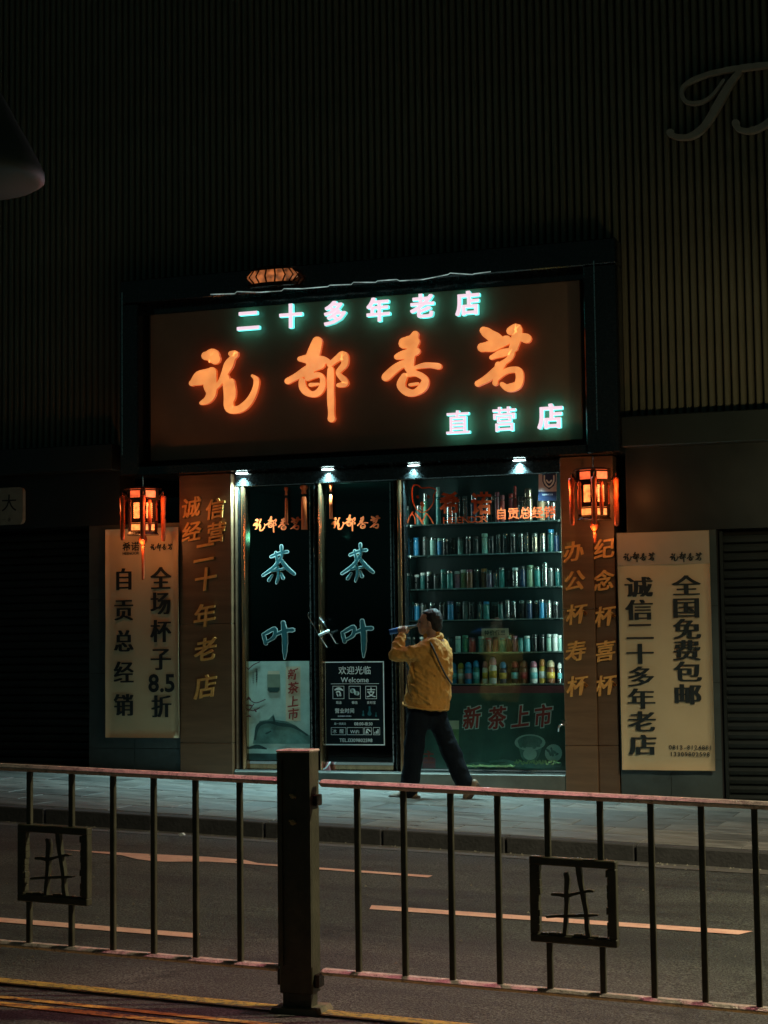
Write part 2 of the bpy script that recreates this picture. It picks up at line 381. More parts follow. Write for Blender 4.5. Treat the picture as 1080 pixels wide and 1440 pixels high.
# the four brush-written characters of the shop name, each as strokes measured on the sign
def _s(a, ox, oy): return [[(x/3.375+ox, y/3.375+oy, r/3.375) for x, y, r in st] for st in a]
LONG = _s([[(300, 440, 20), (330, 440, 33), (345, 455, 26)], [(330, 515, 22), (275, 545, 32), (235, 570, 14)],
  [(330, 525, 22), (322, 575, 30), (326, 620, 24), (308, 650, 18), (280, 664, 9)],
  [(345, 595, 9), (372, 562, 13), (392, 520, 17), (410, 482, 23), (428, 450, 15), (442, 430, 16), (420, 430, 12)],
  [(398, 540, 14), (403, 590, 19), (408, 640, 21), (416, 690, 22), (455, 695, 17), (492, 672, 18), (520, 635, 16), (538, 590, 13), (541, 553, 12), (523, 535, 7)],
  [(424, 560, 13), (432, 600, 12), (428, 640, 12), (415, 662, 9)]], 200, 370)
DU = _s([[(830, 372, 24), (815, 420, 28), (800, 462, 28)], [(748, 455, 12), (790, 455, 24), (850, 458, 18), (885, 468, 11)],
  [(690, 560, 15), (740, 533, 17), (800, 500, 22), (850, 482, 18)], [(800, 485, 22), (798, 522, 18)],
  [(758, 560, 15), (763, 592, 19), (790, 618, 15), (825, 620, 16), (852, 592, 15), (856, 548, 13), (835, 530, 12), (785, 545, 15)],
  [(798, 578, 9), (835, 574, 6)],
  [(890, 482, 13), (928, 452, 15), (955, 440, 21), (960, 480, 17), (930, 520, 12), (958, 555, 14), (962, 573, 14), (930, 580, 9)],
  [(895, 505, 15), (894, 600, 17), (897, 700, 15), (898, 738, 18)]], 200, 370)
XIANG = _s([[(215, 338, 17), (200, 365, 26), (160, 382, 24)], [(160, 375, 22), (215, 372, 22)], [(128, 445, 13), (175, 430, 22), (222, 418, 17)],
  [(205, 390, 24), (190, 440, 24), (186, 490, 22), (200, 512, 22)], [(75, 542, 19), (115, 505, 19), (150, 482, 19), (190, 470, 18)],
  [(210, 497, 8), (270, 484, 13), (328, 490, 14)],
  [(165, 535, 14), (148, 578, 20), (170, 608, 18), (210, 616, 17), (250, 590, 20), (262, 552, 17), (225, 526, 13), (185, 528, 13)], [(190, 578, 6), (228, 572, 7)]], 520, 370)
MING = _s([[(540, 320, 19), (572, 342, 28), (620, 375, 28)], [(532, 400, 22), (590, 390, 26), (650, 365, 22)],
  [(668, 322, 20), (700, 308, 20), (696, 350, 25), (682, 400, 22)], [(700, 345, 17), (746, 358, 22)],
  [(578, 448, 11), (620, 430, 17), (670, 420, 17), (662, 452, 13), (625, 478, 13)], [(513, 572, 15), (560, 545, 17), (612, 500, 20), (640, 470, 12)],
  [(610, 482, 15), (600, 530, 14), (595, 570, 13)], [(605, 545, 12), (650, 512, 13), (700, 508, 17), (712, 540, 18), (700, 580, 20), (655, 592, 18), (628, 575, 11)]], 520, 370)
NAME = [LONG, DU, XIANG, MING]
CX = [312, 445, 579, 710]; CY = [535, 533, 511, 503]
def name_logo(mb, x, y, z, w, dep=.002, **k):
    "the shop name again, small, w metres wide, centred at x,z"
    sc = w/385; step = w/3.95
    for i, g in enumerate(NAME):
        brush(mb, g, y-.0001*i, dep, lambda u, v, i=i: (x+(i-1.5)*step+(u-CX[i])*sc, z-(v-CY[i])*sc), **k)
    return mb
def _t(a, oy=0): return [[(x, y, r) for x, y, r in st] for st in a]
CHA = [[(160, 447, 7), (200, 431, 8), (232, 425, 8)], [(181, 428, 6), (188, 468, 8)], [(206, 400, 8), (208, 445, 7)], [(205, 452, 7), (175, 492, 9), (125, 529, 7)],
  [(200, 456, 7), (230, 496, 11), (262, 523, 8)], [(190, 492, 6), (193, 530, 8), (184, 563, 5)], [(165, 511, 5), (217, 500, 6)], [(166, 528, 5), (150, 552, 7)], [(206, 520, 5), (214, 542, 8)]]
CHA = [[(x, y, r*.74) for x, y, r in st] for st in CHA]
YE = [[(127, 790, 7), (137, 828, 8)], [(130, 788, 6), (176, 765, 9), (174, 800, 7), (140, 822, 5)], [(185, 788, 6), (225, 772, 8), (256, 770, 8)], [(214, 738, 9), (221, 800, 12), (221, 862, 9), (220, 896, 3)]]

# ================================================================== THE STREET
SL = -.0345                       # the street falls to the right
def road_z(x): return .03+SL*(x+3)
def walk_z(x): return .155+SL*(x+3)
def sheet(name, x0, x1, y0, y1, h, m, nx=1):
    mb = MB(); vs = []; fs = []
    for i in range(nx+1):
        x = x0+(x1-x0)*i/nx; z = road_z(x)+h; vs += [(x, y0, z), (x, y1, z)]
    for i in range(nx): a = 2*i; fs.append((a, a+2, a+3, a+1))
    mb.add(vs, fs); return mb.build(name, m)
struct(sheet('road', -150, 150, -60, 200, 0, K['asphalt']))
# far pavement: body, with kerb stones of its own
mb = MB(); mb.box(-45, 40, 13.42, 30, road_z(-45)-.3, road_z(-45)+.125, sl=SL); pav = struct(mb.build('pavement', K['pavement']))
vm = [MB().box(0, .745, 0, .441, -.04, .004, sl=SL, bev=.006).mesh('paving_slab', mat('paving_%d' % k, c, rg, var=.5, scale=4+k, bump=.6, bscale=40, rvar=.22, stretch=(.5, 1.3, 1))) for k, (c, rg) in enumerate((((.2, .2, .19), .38), ((.15, .155, .15), .5), ((.25, .245, .23), .33), ((.1, .105, .1), .55)))]
for j in range(8):
    for i in range(18):
        x = -13.2+i*.75+(j % 2)*.37; o = put('paving_slab', vm[random.choice((0, 0, 1, 2, 3))], pav, (x, 13.43+j*.447, road_z(x)+.125+random.uniform(-.002, .002))); o.rotation_euler = (random.uniform(-.004, .004), random.uniform(-.003, .003), 0)
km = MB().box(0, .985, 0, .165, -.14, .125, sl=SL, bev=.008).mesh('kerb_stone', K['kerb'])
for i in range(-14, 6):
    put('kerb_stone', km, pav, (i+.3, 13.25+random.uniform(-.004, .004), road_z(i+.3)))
# paler concrete gutter strip along the kerb, where water runs
struct(sheet('gutter', -45, 40, 13.0, 13.25, .004, mat('gutter_concrete', (.115, .11, .1), .7, var=.3, scale=6, bump=.3)))
def marking(name, pts, m, lab):
    "painted shape of (x,y) points lying 5 mm over the road"
    mb = MB().add([(x, y, road_z(x)+.005) for x, y in pts], [tuple(range(len(pts)))]); o = mb.build(name, m); return struct(o)
marking('lane_arrow_marking', [(-6.75, 11.83), (-6.2, 11.76), (-6.0, 11.62), (-5.86, 11.58), (-5.75, 11.60), (-5.5, 11.74), (-5.3, 11.76), (-3.83, 11.72), (-3.83, 11.82), (-5.15, 11.84), (-5.3, 11.95), (-5.6, 11.98), (-6.2, 11.9)][::1], K['white_paint'], '')
marking('lane_line', [(-3.73, 10.26), (-1.53, 10.36), (-1.47, 10.51), (-3.77, 10.41)], K['white_paint'], '')
marking('lane_line', [(-9.0, 8.80), (-4.23, 8.91), (-4.28, 9.04), (-9.0, 8.95)], K['white_paint'], '')
marking('lane_line', [(2.2, 10.6), (5.0, 10.7), (5.0, 10.8), (2.2, 10.7)], K['white_paint'], '')
for a, b in ((7.41, 7.53), (7.13, 7.18), (7.0, 7.07)):
    marking('yellow_line', [(-30, a), (30, a), (30, b), (-30, b)], K['yellow_paint'], '')

random.seed(21); gm = MB()
for q in range(420):
    x = random.uniform(-10, 1); y = 13.24-abs(random.gauss(0, .10)) if q < 260 else random.uniform(7.6, 13); e = random.uniform(.003, .010); z = road_z(x)+.004
    gm.add([(x-e, y-e, z), (x+e, y-e*.7, z), (x, y+e, z), (x, y, z+e*1.2)], [(0, 1, 3), (1, 2, 3), (2, 0, 3), (0, 2, 1)])
gr = gm.build('grit', mat('kerb_grit', (.3, .28, .22), .9, var=.5, scale=3)); gr['kind'] = 'stuff'; gr['label'] = 'fine grit and crumbs lying along the kerb and road'
# ================================================================== THE BUILDING
YF = 17.0
bld = thing('shop_building', 'dark two storey commercial building with vertical slat cladding over its ground floor shops', 'building', (-6.2, 17.5, 0))
# backing of the cladding, beam, lower walls
MB().box(-22, 10, 17.12, 17.3, 3.86, 10.5).build('cladding_backing', K['slatback'], bld)
MB().box(-22, 10, 17.3, 24, 3.9, 10.5).build('upper_wall', K['darkwall'], bld)
mb = MB()
pr = [(0, .05), (.006, .012), (.016, 0), (.046, 0), (.056, .012), (.062, .05)]
mb.add([(x, y, 3.84) for x, y in pr]+[(x, y, 10.2) for x, y in pr], [(i, i+1, i+7, i+6) for i in range(5)]+[(5, 0, 6, 11), (6, 7, 8, 9, 10, 11), (5, 4, 3, 2, 1, 0)])
slm = mb.mesh('slat', K['slat'])
for i in range(150):
    put('slat', slm, bld, (-11.9+i*.075, 17.065+random.uniform(-.003, .003), 0))
MB().box(-22, -9.0, 16.86, 17.12, 3.56, 3.84, bev=.01).build('beam', K['beam'], bld)
MB().box(-3.49, 10, 16.86, 17.12, 3.53, 3.83, bev=.01).build('beam', K['beam'], bld)
MB().box(-22, -9.0, 17.04, 17.4, 2.98, 3.56).build('fascia', K['fascia'], bld)
MB().box(-3.49, 10, 17.04, 17.4, 2.72, 3.53).build('fascia', K['fascia'], bld)
# side walls of dark tiles, laid with open joints
for (x0, x1, zt) in ((-9.37, -8.275, 2.98), (-3.60, -2.63, 2.72)):
    w = MB().box(x0, x1, 17.055, 17.4, -.4, zt).build('side_wall', K['slatback'], bld)
    n = 4; h = (zt+.2)/n
    for r in range(n):
        for c in range(2):
            xa = x0+c*(x1-x0)/2
            MB().box(xa+.002, xa+(x1-x0)/2-.002, 17.04-random.uniform(0, .003), 17.06, -.2+r*h+.002, -.2+(r+1)*h-.003).build('wall_tile', K['darkwall'], w)
# joined wall above and behind the neighbour shutters
MB().box(-22, -9.38, 17.45, 17.6, -1, 2.98).build('recess_wall', K['slatback'], bld)
MB().box(-2.62, 10, 17.45, 17.6, -1.2, 2.72).build('recess_wall', K['slatback'], bld)
def shutter(x0, x1, z0, z1, label, y):
    t = thing('roller_shutter', label, 'shutter', ((x0+x1)/2, y, z0))
    h = .085; n = int((z1-z0)/h)
    m = MB().add([(x0, y+.02, 0), (x0, y, .012), (x0, y-.008, .045), (x0, y, .074), (x0, y+.02, .08), (x1, y+.02, 0), (x1, y, .012), (x1, y-.008, .045), (x1, y, .074), (x1, y+.02, .08)],
                 [(i, i+5, i+6, i+1) for i in range(4)]+[(4, 9, 5, 0)]).mesh('shutter_slat', K['shutter'])
    for i in range(n): put('shutter_slat', m, t, (0, 0, z0+i*h))
    MB().box(x0-.03, x0, y-.05, y+.04, z0-.2, z1).build('guide_rail', K['shutter'], t)
    MB().box(x1, x1+.03, y-.05, y+.04, z0-.2, z1).build('guide_rail', K['shutter'], t)
shutter(-2.58, 1.6, -.05, 2.70, 'closed dark roller shutter right of the free delivery banner', 17.16)
shutter(-13.4, -9.42, .3, 2.94, 'closed black roller shutter in the recess left of the tea shop', 17.34)

# small pale sign on the left neighbour
t = thing('wall_sign', 'small pale rounded sign with faint writing at the far left edge of the wall', 'sign', (fx(5, 710, 17.0), 17.0, fz(5, 710, 17.0)))
x1, z1 = at(34, 685, 17.0); _, z0 = at(34, 737, 17.0); x0 = x1-.75; pts = []
for cx, cz, a in ((x1-.05, z1-.05, 0), (x0+.05, z1-.05, 90), (x0+.05, z0+.05, 180), (x1-.05, z0+.05, 270)):
    pts += [(cx+.05*math.cos(R(a+q)), cz+.05*math.sin(R(a+q))) for q in (0, 30, 60, 90)]
MB().prism(pts, 16.97, 17.03).build('panel', mat('dull_sign_panel', (.34, .34, .26), .6), t)
mb = MB(); char(mb, '大', x1-.17, 16.968, (z0+z1)/2+.03, .2, depth=.002); line(mb, '··: ·8', x1-.2, 16.968, z0+.055, .06, depth=.002)
mb.build('lettering', K['ink'], t)

# metal script letters on the cladding
t = thing('script_letters', 'large brushed metal cursive letters high on the slat wall at the right edge', 'letters', (-2.6, 17.0, 6.5))
def px(Y): return lambda u, v: at(u, v, Y)
mb = MB(); brush(mb, [[(1082, 91, 3.5), (1055, 94, 4.2), (1015, 100, 3.4), (985, 108, 3), (963, 120, 2.6), (959, 134, 2.8), (967, 144, 2.6), (985, 144, 2.2), (1002, 134, 2), (1018, 113, 1.6)],
   [(1040, 100, 3.5), (1024, 122, 5.2), (1008, 150, 6), (990, 178, 5), (970, 192, 4), (950, 192, 3.4), (943, 187, 5.5)]], 16.98, .07, px(17.0))
mb.build('letter', K['dullmetal'], t)
mb = MB(); brush(mb, [[(1035, 174, 6), (1040, 182, 3.5), (1055, 184, 4), (1075, 176, 4.5), (1095, 158, 5.5), (1115, 120, 6), (1130, 90, 4)]], 16.98, .07, px(17.0))
mb.build('letter', K['dullmetal'], t)

# ------------------------------------------------------------------ sign surround and sign
YP = 16.8
fr = thing('sign_surround', 'polished black granite frame boxing in the lit shop sign', 'frame', (-6.2, YP, 3.48))
fL, fR = fx(168, 500, YP), fx(868, 450, YP); iL, iR = fx(194, 500, YP), fx(822, 500, YP)
zT = 5.575; zI = 5.32
MB().box(fL, fR, YP, 17.2, zI, zT, bev=.012).build('top_slab', K['blackstone'], fr)
MB().box(fL, iL, YP, 17.2, 3.48, zI-.002, bev=.012).build('side_slab', K['blackstone'], fr)
MB().box(iR, fR, YP, 17.2, 3.48, zI-.002, bev=.012).build('side_slab', K['blackstone'], fr)
MB().box(iL+.002, iR-.002, YP+.004, 17.6, 3.48, 3.565).build('soffit', K['blackstone'], fr)
MB().box(iL+.002, iR-.002, 17.0, 17.06, 5.229, 5.319).build('back_slab', K['blackstone'], fr)
xx = fx(838, 500, YP); MB().box(xx-.006, xx+.004, YP-.006, YP+.01, 3.7, 5.36).build('trim_strip', K['steel'], fr)
xx = fx(172, 500, YP); MB().box(xx-.005, xx+.005, YP-.006, YP+.01, 3.7, 5.45).build('trim_strip', K['steel'], fr)
sg = thing('shop_sign', 'brown shop sign board with large glowing orange brush characters and white characters', 'sign', (-6.25, 17.05, 3.64))
MB().box(-8.61, -3.895, 17.0, 17.12, 3.64, 5.226, bev=.006).build('sign_board', K['board'], sg)
MB().box(iL+.002, iR-.002, 17.05, 17.3, 3.567, 3.638).build('board_base', K['slatback'], sg)
YL = 16.93
for g in NAME:
    mb = MB(); brush(mb, g, YL, .04, px(YL), face=0, side=1); mb.build('character', [K['orange_led'], K['red_led']], sg)
for ch, x, y, s in (('二', 349, 451, 39), ('十', 409, 445, 39), ('多', 471, 441, 38), ('年', 532, 436, 38), ('老', 594, 431, 38), ('店', 658, 427, 38), ('直', 644, 595, 38), ('营', 709, 590, 38), ('店', 774, 586, 38)):
    X, Z = at(x, y, YL); mb = MB(); char(mb, ch, X, YL+.02, Z, s/148*1.0, bold=.004, depth=.05, face=0, side=1, heavy=(.040, .025) if ch not in '直营' else (.022, .012))
    mb.build('character', [K['white_led'], K['cyan_led']], sg)
# what the letters' LEDs throw onto the street (bare points, no size of their own)
for x, y, e, c in ((312, 535, 13, (1, .22, .13)), (445, 533, 13, (1, .22, .13)), (579, 511, 16, (1, .22, .13)), (710, 503, 16, (1, .22, .13)), (440, 443, 22, (.7, .8, 1)), (600, 431, 22, (.7, .8, 1)), (710, 590, 40, (.75, .76, 1))):
    X, Z = at(x, y, 16.86); lamp('sign_letter_light', 'SPOT', (X, 16.86, Z), e, c, (X, 0, Z-9), 0, 150, .6)
# thin wire of lights over the sign
pts = []
for i, (x, y) in enumerate([(296, 414), (330, 413), (333, 410), (365, 411), (396, 409), (399, 406), (425, 406), (461, 403), (464, 401), (494, 400), (497, 397), (528, 397), (531, 395), (558, 393), (562, 395), (595, 393), (600, 392), (630, 386), (633, 384), (664, 386), (667, 385), (690, 382)]):
    X, Z = at(x, y, 16.76); pts.append((X, 16.76, Z))
tag(MB().tube(pts, .0045, 6).build('light_wire', K['wire']), 'thin pale wire of tiny lights strung along the top of the sign', 'wire')

# ------------------------------------------------------------------ pillars
def slab_pillar(name, x0, x1, y, zs, m, label, extra=None):
    t = thing(name, label, 'pillar', ((x0+x1)/2, y, zs[0]))
    for a, b in zip(zs, zs[1:]): MB().box(x0, x1, y, 17.4, a+.002, b-.002, bev=.004).build('stone_slab', m, t)
    return t
pl = slab_pillar('pillar', -8.271, -7.672, YF, [-.1, .66, 1.9, 3.476], K['stone'], 'brown stone pillar with gilt characters at the left of the doors')
pr_ = slab_pillar('pillar', -4.135, -3.815, YF, [-.3, .66, 1.98, 3.476], K['stone'], 'brown stone pillar with gilt characters and the tap, right of the display window')
for a, b in zip([-.3, .66, 1.98], [.66, 1.98, 3.476]): MB().box(-3.812, -3.612, 17.035, 17.4, a+.002, b-.002, bev=.004).build('stone_slab', K['stone2'], pr_)  # right part of the pillar: its shade is put into the darker stone
def gilt(ch, x, y, s, t, Y, bold=.004):
    X, Z = at(x, y, Y); mb = MB(); char(mb, ch, X, Y+.004, Z, s/148, bold=bold, depth=.02, shear=.10, rise=.14, xs=1.0, heavy=(.022, .012)); mb.build('character', K['gold'], t)
for ch, x, y in (('诚', 269, 714), ('经', 270, 748), ('信', 303, 716), ('营', 304, 749)): gilt(ch, x, y, 33, pl, 16.99)
for ch, x, y in (('二', 288, 777), ('十', 289, 815), ('年', 288, 866), ('老', 289, 914), ('店', 289, 966)): gilt(ch, x, y, 38, pl, 16.99)
for ch, x, y in (('办', 807, 776), ('公', 808, 817), ('杯', 811, 864), ('寿', 810, 916), ('杯', 812, 965)): gilt(ch, x, y, 31, pr_, 16.99)
for ch, x, y in (('纪', 850, 772), ('念', 849, 817), ('杯', 851, 867), ('喜', 851, 916), ('杯', 852, 964)): gilt(ch, x, y, 31, pr_, 17.02)
# tap on the pillar edge
X, Z = at(791, 1022, 16.95); t = thing('wall_tap', 'small chrome tap on the left edge of the right pillar', 'tap', (X, 16.98, Z))
MB().tube([(X+.02, 17.0, Z+.02), (X+.02, 16.94, Z+.02), (X-.01, 16.92, Z+.02), (X-.028, 16.915, Z), (X-.03, 16.915, Z-.045)], [.012, .012, .012, .011, .010], 8).build('spout', K['chrome'], t, True)
MB().tube([(X+.012, 16.94, Z+.03), (X+.012, 16.94, Z+.055)], .006, 6).box(X-.012, X+.036, 16.93, 16.95, Z+.055, Z+.064).build('handle', K['chrome'], t)

# ------------------------------------------------------------------ banners
def banner(x0, x1, z0, z1, y, label, zh=None):
    t = thing('banner', label, 'banner', ((x0+x1)/2, y, z0))
    nx, nz = 12, 24; mb = MB(); V = []; F = []
    for j in range(nz+1):
        for i in range(nx+1):
            u, w = i/nx, j/nz; V.append((x0+(x1-x0)*u, y+.004*math.sin(u*9+w*3)+.003*math.sin(w*14)+.0025*math.sin(w*31+u*5)*math.sin(u*7), z0+(z1-z0)*w))
    n = len(V); V += [(a, b+.012, c) for a, b, c in V]
    for j in range(nz):
        for i in range(nx):
            a = j*(nx+1)+i; F.append((a, a+1, a+nx+2, a+nx+1)); F.append((n+a+nx+1, n+a+nx+2, n+a+1, n+a))
    for i in range(nx): F += [(i, n+i, n+i+1, i+1)[::-1], (nz*(nx+1)+i, nz*(nx+1)+i+1, n+nz*(nx+1)+i+1, n+nz*(nx+1)+i)[::-1]]
    for j in range(nz): a = j*(nx+1); F += [(a, a+nx+1, n+a+nx+1, n+a)[::-1], (a+nx, n+a+nx, n+a+nx+nx+1, a+nx+nx+1)[::-1]]
    mb.add(V, F).build('cloth', K['banner'], t, True)
    if zh: MB().box(x0+.002, x1-.002, y-.0075, y-.006, zh, z1-.004).build('header', K['bannerhead'], t)
    return t
yb = 16.955
b1 = banner(fx(148, 900, yb), fx(251, 900, yb), fz(200, 1037.5, yb), fz(200, 743, yb), yb, 'cream banner with black characters left of the left pillar, under the left lantern')
yt = yb-.0115
def col(txt, xs, ys, s, t, heavy=.042, k=.94, y=yt):
    mb = MB()
    for ch, x, yy in zip(txt, xs if isinstance(xs, list) else [xs]*len(txt), ys):
        X, Z = at(x, yy, y); char(mb, ch, X, y, Z, s/148, bold=0, depth=.001, heavy=heavy, xs=k)
    return mb.build('lettering', K['ink'], t)
col('自贡总经销', 174, [815, 858, 902, 946, 992], 37, b1)
col('全场杯子', [226, 226, 226, 226], [814, 849, 888, 927], 38, b1); col('折', 227, [994], 37, b1)
mb = MB(); X, Z = at(227, 960, yt); line(mb, '8.5', X, yt, Z, 38/148, bold=.025, depth=.001); mb.build('lettering', K['ink'], b1)
mb = MB(); X, Z = at(227, 769, yt); name_logo(mb, X, yt, Z, .27); mb.build('printed_name', K['ink'], b1)
mb = MB(); X, Z = at(184, 770, yt); line(mb, '希诺', X, yt, Z+.01, .1, bold=.02, depth=.001); line(mb, 'HEENOOR', X, yt, Z-.06, .042, bold=.01, depth=.001); mb.build('printed_name', K['ink'], b1)
yb2 = 16.975
b2 = banner(fx(871, 900, yb2), fx(1001, 900, yb2), fz(938, 1083.3, yb2), fz(938, 747.5, yb2), yb2, 'tall cream banner with black characters and phone numbers, right of the right pillar', fz(938, 794, yb2))
y2 = yb2-.0115

col('诚信二十多年老店', [898, 899, 900, 900, 901, 902, 903, 904], [826, 858, 888, 920, 952, 983, 1015, 1048], 31, b2, heavy=.055, y=y2, k=1.3)
col('全国免费包邮', [965, 965, 966, 966, 967, 967], [824, 855, 885, 915, 945, 977], 31, b2, heavy=.055, y=y2, k=1.3)
mb = MB()
for i, x in enumerate((899, 965)): X, Z = at(x, 783, y2-.002); name_logo(mb, X, y2-.002, Z, .32)
mb.build('printed_name', K['ink'], b2)
mb = MB(); X, Z = at(971, 1051, y2); line(mb, '0813-8124881', X, y2, Z, .058, adv=.6, bold=.01, depth=.001); X, Z = at(970, 1059, y2); line(mb, '13309802598', X, y2, Z-.01, .058, adv=.6, bold=.01, depth=.001); mb.build('phone_numbers', K['ink'], b2)

# ------------------------------------------------------------------ shopfront: step, jambs, doors, window
sf = thing('shopfront', 'bronze and black framed tea shop front with a stone step', 'shopfront', (-5.9, 17.3, .38))
oL, oR = -7.668, -4.139
MB().box(oL, oR, 17.02, 17.5, -.3, .372, bev=.01).build('step', K['step'], sf)
MB().box(oL, oR, 17.03, 17.5, .374, .386).build('threshold', K['chrome'], sf)
MB().box(oL+.01, oR-.01, 17.07, 17.2, 3.33, 3.476, bev=.01).build('header', K['blackstone'], sf)
YG = 17.15
def jamb(a, b, y=17.06, m='bronze', z0=.388, z1=3.328):
    xa, xb = fx(a, 870, y), fx(b, 870, y)
    mb = MB(); n = 8; pr = [(xa, 17.2)]
    for i in range(n+1): u = i/n; pr.append((xa+(xb-xa)*u, y+.03-.028*math.sin(math.pi*u)))
    pr.append((xb, 17.2)); k = len(pr)
    mb.add([(x, yy, z0) for x, yy in pr]+[(x, yy, z1) for x, yy in pr], [(i, (i+1) % k, (i+1) % k+k, i+k) for i in range(k)]+[tuple(range(k-1, -1, -1)), tuple(range(k, 2*k))])
    return mb.build('jamb', K[m], sf)
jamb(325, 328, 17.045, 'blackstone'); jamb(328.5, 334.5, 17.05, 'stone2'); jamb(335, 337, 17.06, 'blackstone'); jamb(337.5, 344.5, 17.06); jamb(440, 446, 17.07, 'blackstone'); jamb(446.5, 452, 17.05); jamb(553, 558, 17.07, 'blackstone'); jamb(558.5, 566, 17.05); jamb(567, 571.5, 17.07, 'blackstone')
def door(xa, xb, label):
    a, b = fx(xa, 870, YG), fx(xb, 870, YG)
    t = thing('glass_door', label, 'door', ((a+b)/2, YG, .39))
    MB().box(a, b, YG, YG+.012, .47, 3.32).build('pane', K['doorglass'], t)
    MB().box(a, b, YG-.02, YG+.03, .388, .44, bev=.004).build('bottom_rail', K['bronze'], t)
    MB().box(a, b, YG-.024, YG+.032, .44, .468).build('rail_trim', K['chrome'], t)
    MB().box(a-.001, a+.012, YG-.012, YG+.025, .469, 3.32).build('edge_strip', K['chrome'], t)
    MB().box(b-.012, b+.001, YG-.012, YG+.025, .469, 3.32).build('edge_strip', K['steel'], t)
    return t, a, b
d1, d1a, d1b = door(345.5, 438, 'left glass shop door with a pale tea poster across its bottom')
d2, d2a, d2b = door(453, 552, 'second glass shop door with the white outlined welcome notice')
YD = YG-.004
def decals(t, xo, yo, dx):
    mb = MB(); X, Z = at(390+dx, 737-(2 if dx else 0), YD); name_logo(mb, X, YD, Z, .555); mb.build('printed_name', K['orange_decal'], t)
    for k, g in enumerate((CHA, YE)):
        fxn = lambda u, v: at(330+u/3.129+dx, 640+v/3.129-(2.5 if dx else 0), YD)
        mb = MB(); brush(mb, g, YD+.0015, .001, fxn, grow=2.2); mb.build('character_outline', K['pale_decal'], t)
        mb = MB(); brush(mb, g, YD-.006, .001, fxn, grow=-1.2); mb.build('character', K['teal_decal'], t)
decals(d1, 0, 0, 0); decals(d2, 0, 0, 111)
# poster in the left door
po = thing('tea_poster', 'pale green poster with red characters, a tea jar and misty hills on the left door', 'poster', (d1a+.2, YD, .5))
A = lambda u, v, Y=YD: at(330+u/3.129, 640+v/3.129, Y)
x0, z1 = A(48, 908); x1, z0 = A(332, 1345); x0 = d1a+.014
MB().box(x0, x1, YD-.001, YD+.002, z0, z1).build('sheet', K['post_pale'], po)
MB().box(x0+.001, x1-.001, YD-.002, YD-.0012, z0, z0+.07).build('foot_band', K['post_dk'], po)
q = [A(225, 930), A(290, 930), A(290, 1170), A(225, 1170)]; MB().prism(q, YD-.002, YD-.0012).build('title_strip', K['poster_cream'], po)
mb = MB()
for ch, v in zip('新茶上市', (965, 1025, 1085, 1140)):
    X, Z = A(258, v); char(mb, ch, X, YD-.004, Z, .125, bold=.02, depth=.001, shear=.08, rise=.1)
mb.build('lettering', K['poster_red'], po)
hill = [A(*p) for p in ((80, 1270), (95, 1200), (110, 1170), (150, 1163), (172, 1140), (180, 1165), (230, 1172), (270, 1190), (300, 1215), (332, 1235), (332, 1270))]
MB().prism(hill, YD-.003, YD-.0022).build('painted_hill', K['post_mid'], po)
mb = MB(); T0 = lambda u, v: A(u, v)
brush(mb, [[(90, 1250, 4), (105, 1190, 8), (150, 1175, 5), (200, 1185, 8), (260, 1195, 6), (320, 1232, 4)], [(60, 1290, 4), (100, 1283, 9), (140, 1292, 3)], [(140, 1225, 4), (160, 1215, 3)], [(170, 1150, 3), (178, 1180, 5)]], YD-.005, .001, T0); mb.build('brushwork', K['post_dk'], po)
mb = MB(); brush(mb, [[(50, 1060, 2), (90, 1090, 2), (135, 1075, 1.5)], [(60, 1130, 2), (85, 1095, 2)], [(52, 1110, 2), (80, 1125, 2), (110, 1112, 1.5)], [(55, 950, 1.5), (80, 925, 1.5), (110, 910, 1)], [(58, 1145, 3), (70, 1150, 3)], [(62, 1065, 3), (70, 1075, 3)], [(90, 1120, 3), (95, 1128, 3)], [(66, 1100, 3), (78, 1103, 3)]], YD-.0045, .001, T0); mb.build('plum_branch', mat('branch_ink', (.1, .045, .05), .6), po)
mb = MB().prism([A(144, 965), A(200, 965), A(200, 1035), A(190, 1046), A(154, 1046), A(144, 1035)], YD-.003, YD-.0022); mb.build('painted_jar', mat('jar_print', (.2, .27, .2), .4, var=.2), po)
MB().prism([A(147, 1022), A(197, 1022), A(197, 1034), A(188, 1043), A(156, 1043), A(147, 1034)], YD-.0045, YD-.0032).build('painted_tea', K['post_dk'], po)
MB().prism([A(146, 950), A(198, 950), A(198, 964), A(146, 964)], YD-.003, YD-.0022).build('painted_lid', K['poster_cream'], po)
mb = MB()
for i in range(7):
    X, Z = A(97, 945+i*8.5); char(mb, '茗香品味清茶人'[i], X, YD-.003, Z, .02, bold=.02, depth=.001)
    X, Z = A(82, 950+i*8.5); char(mb, '一壶春水煮新芽'[i], X, YD-.003, Z, .014, depth=.001)
mb.build('small_lettering', K['ink'], po)
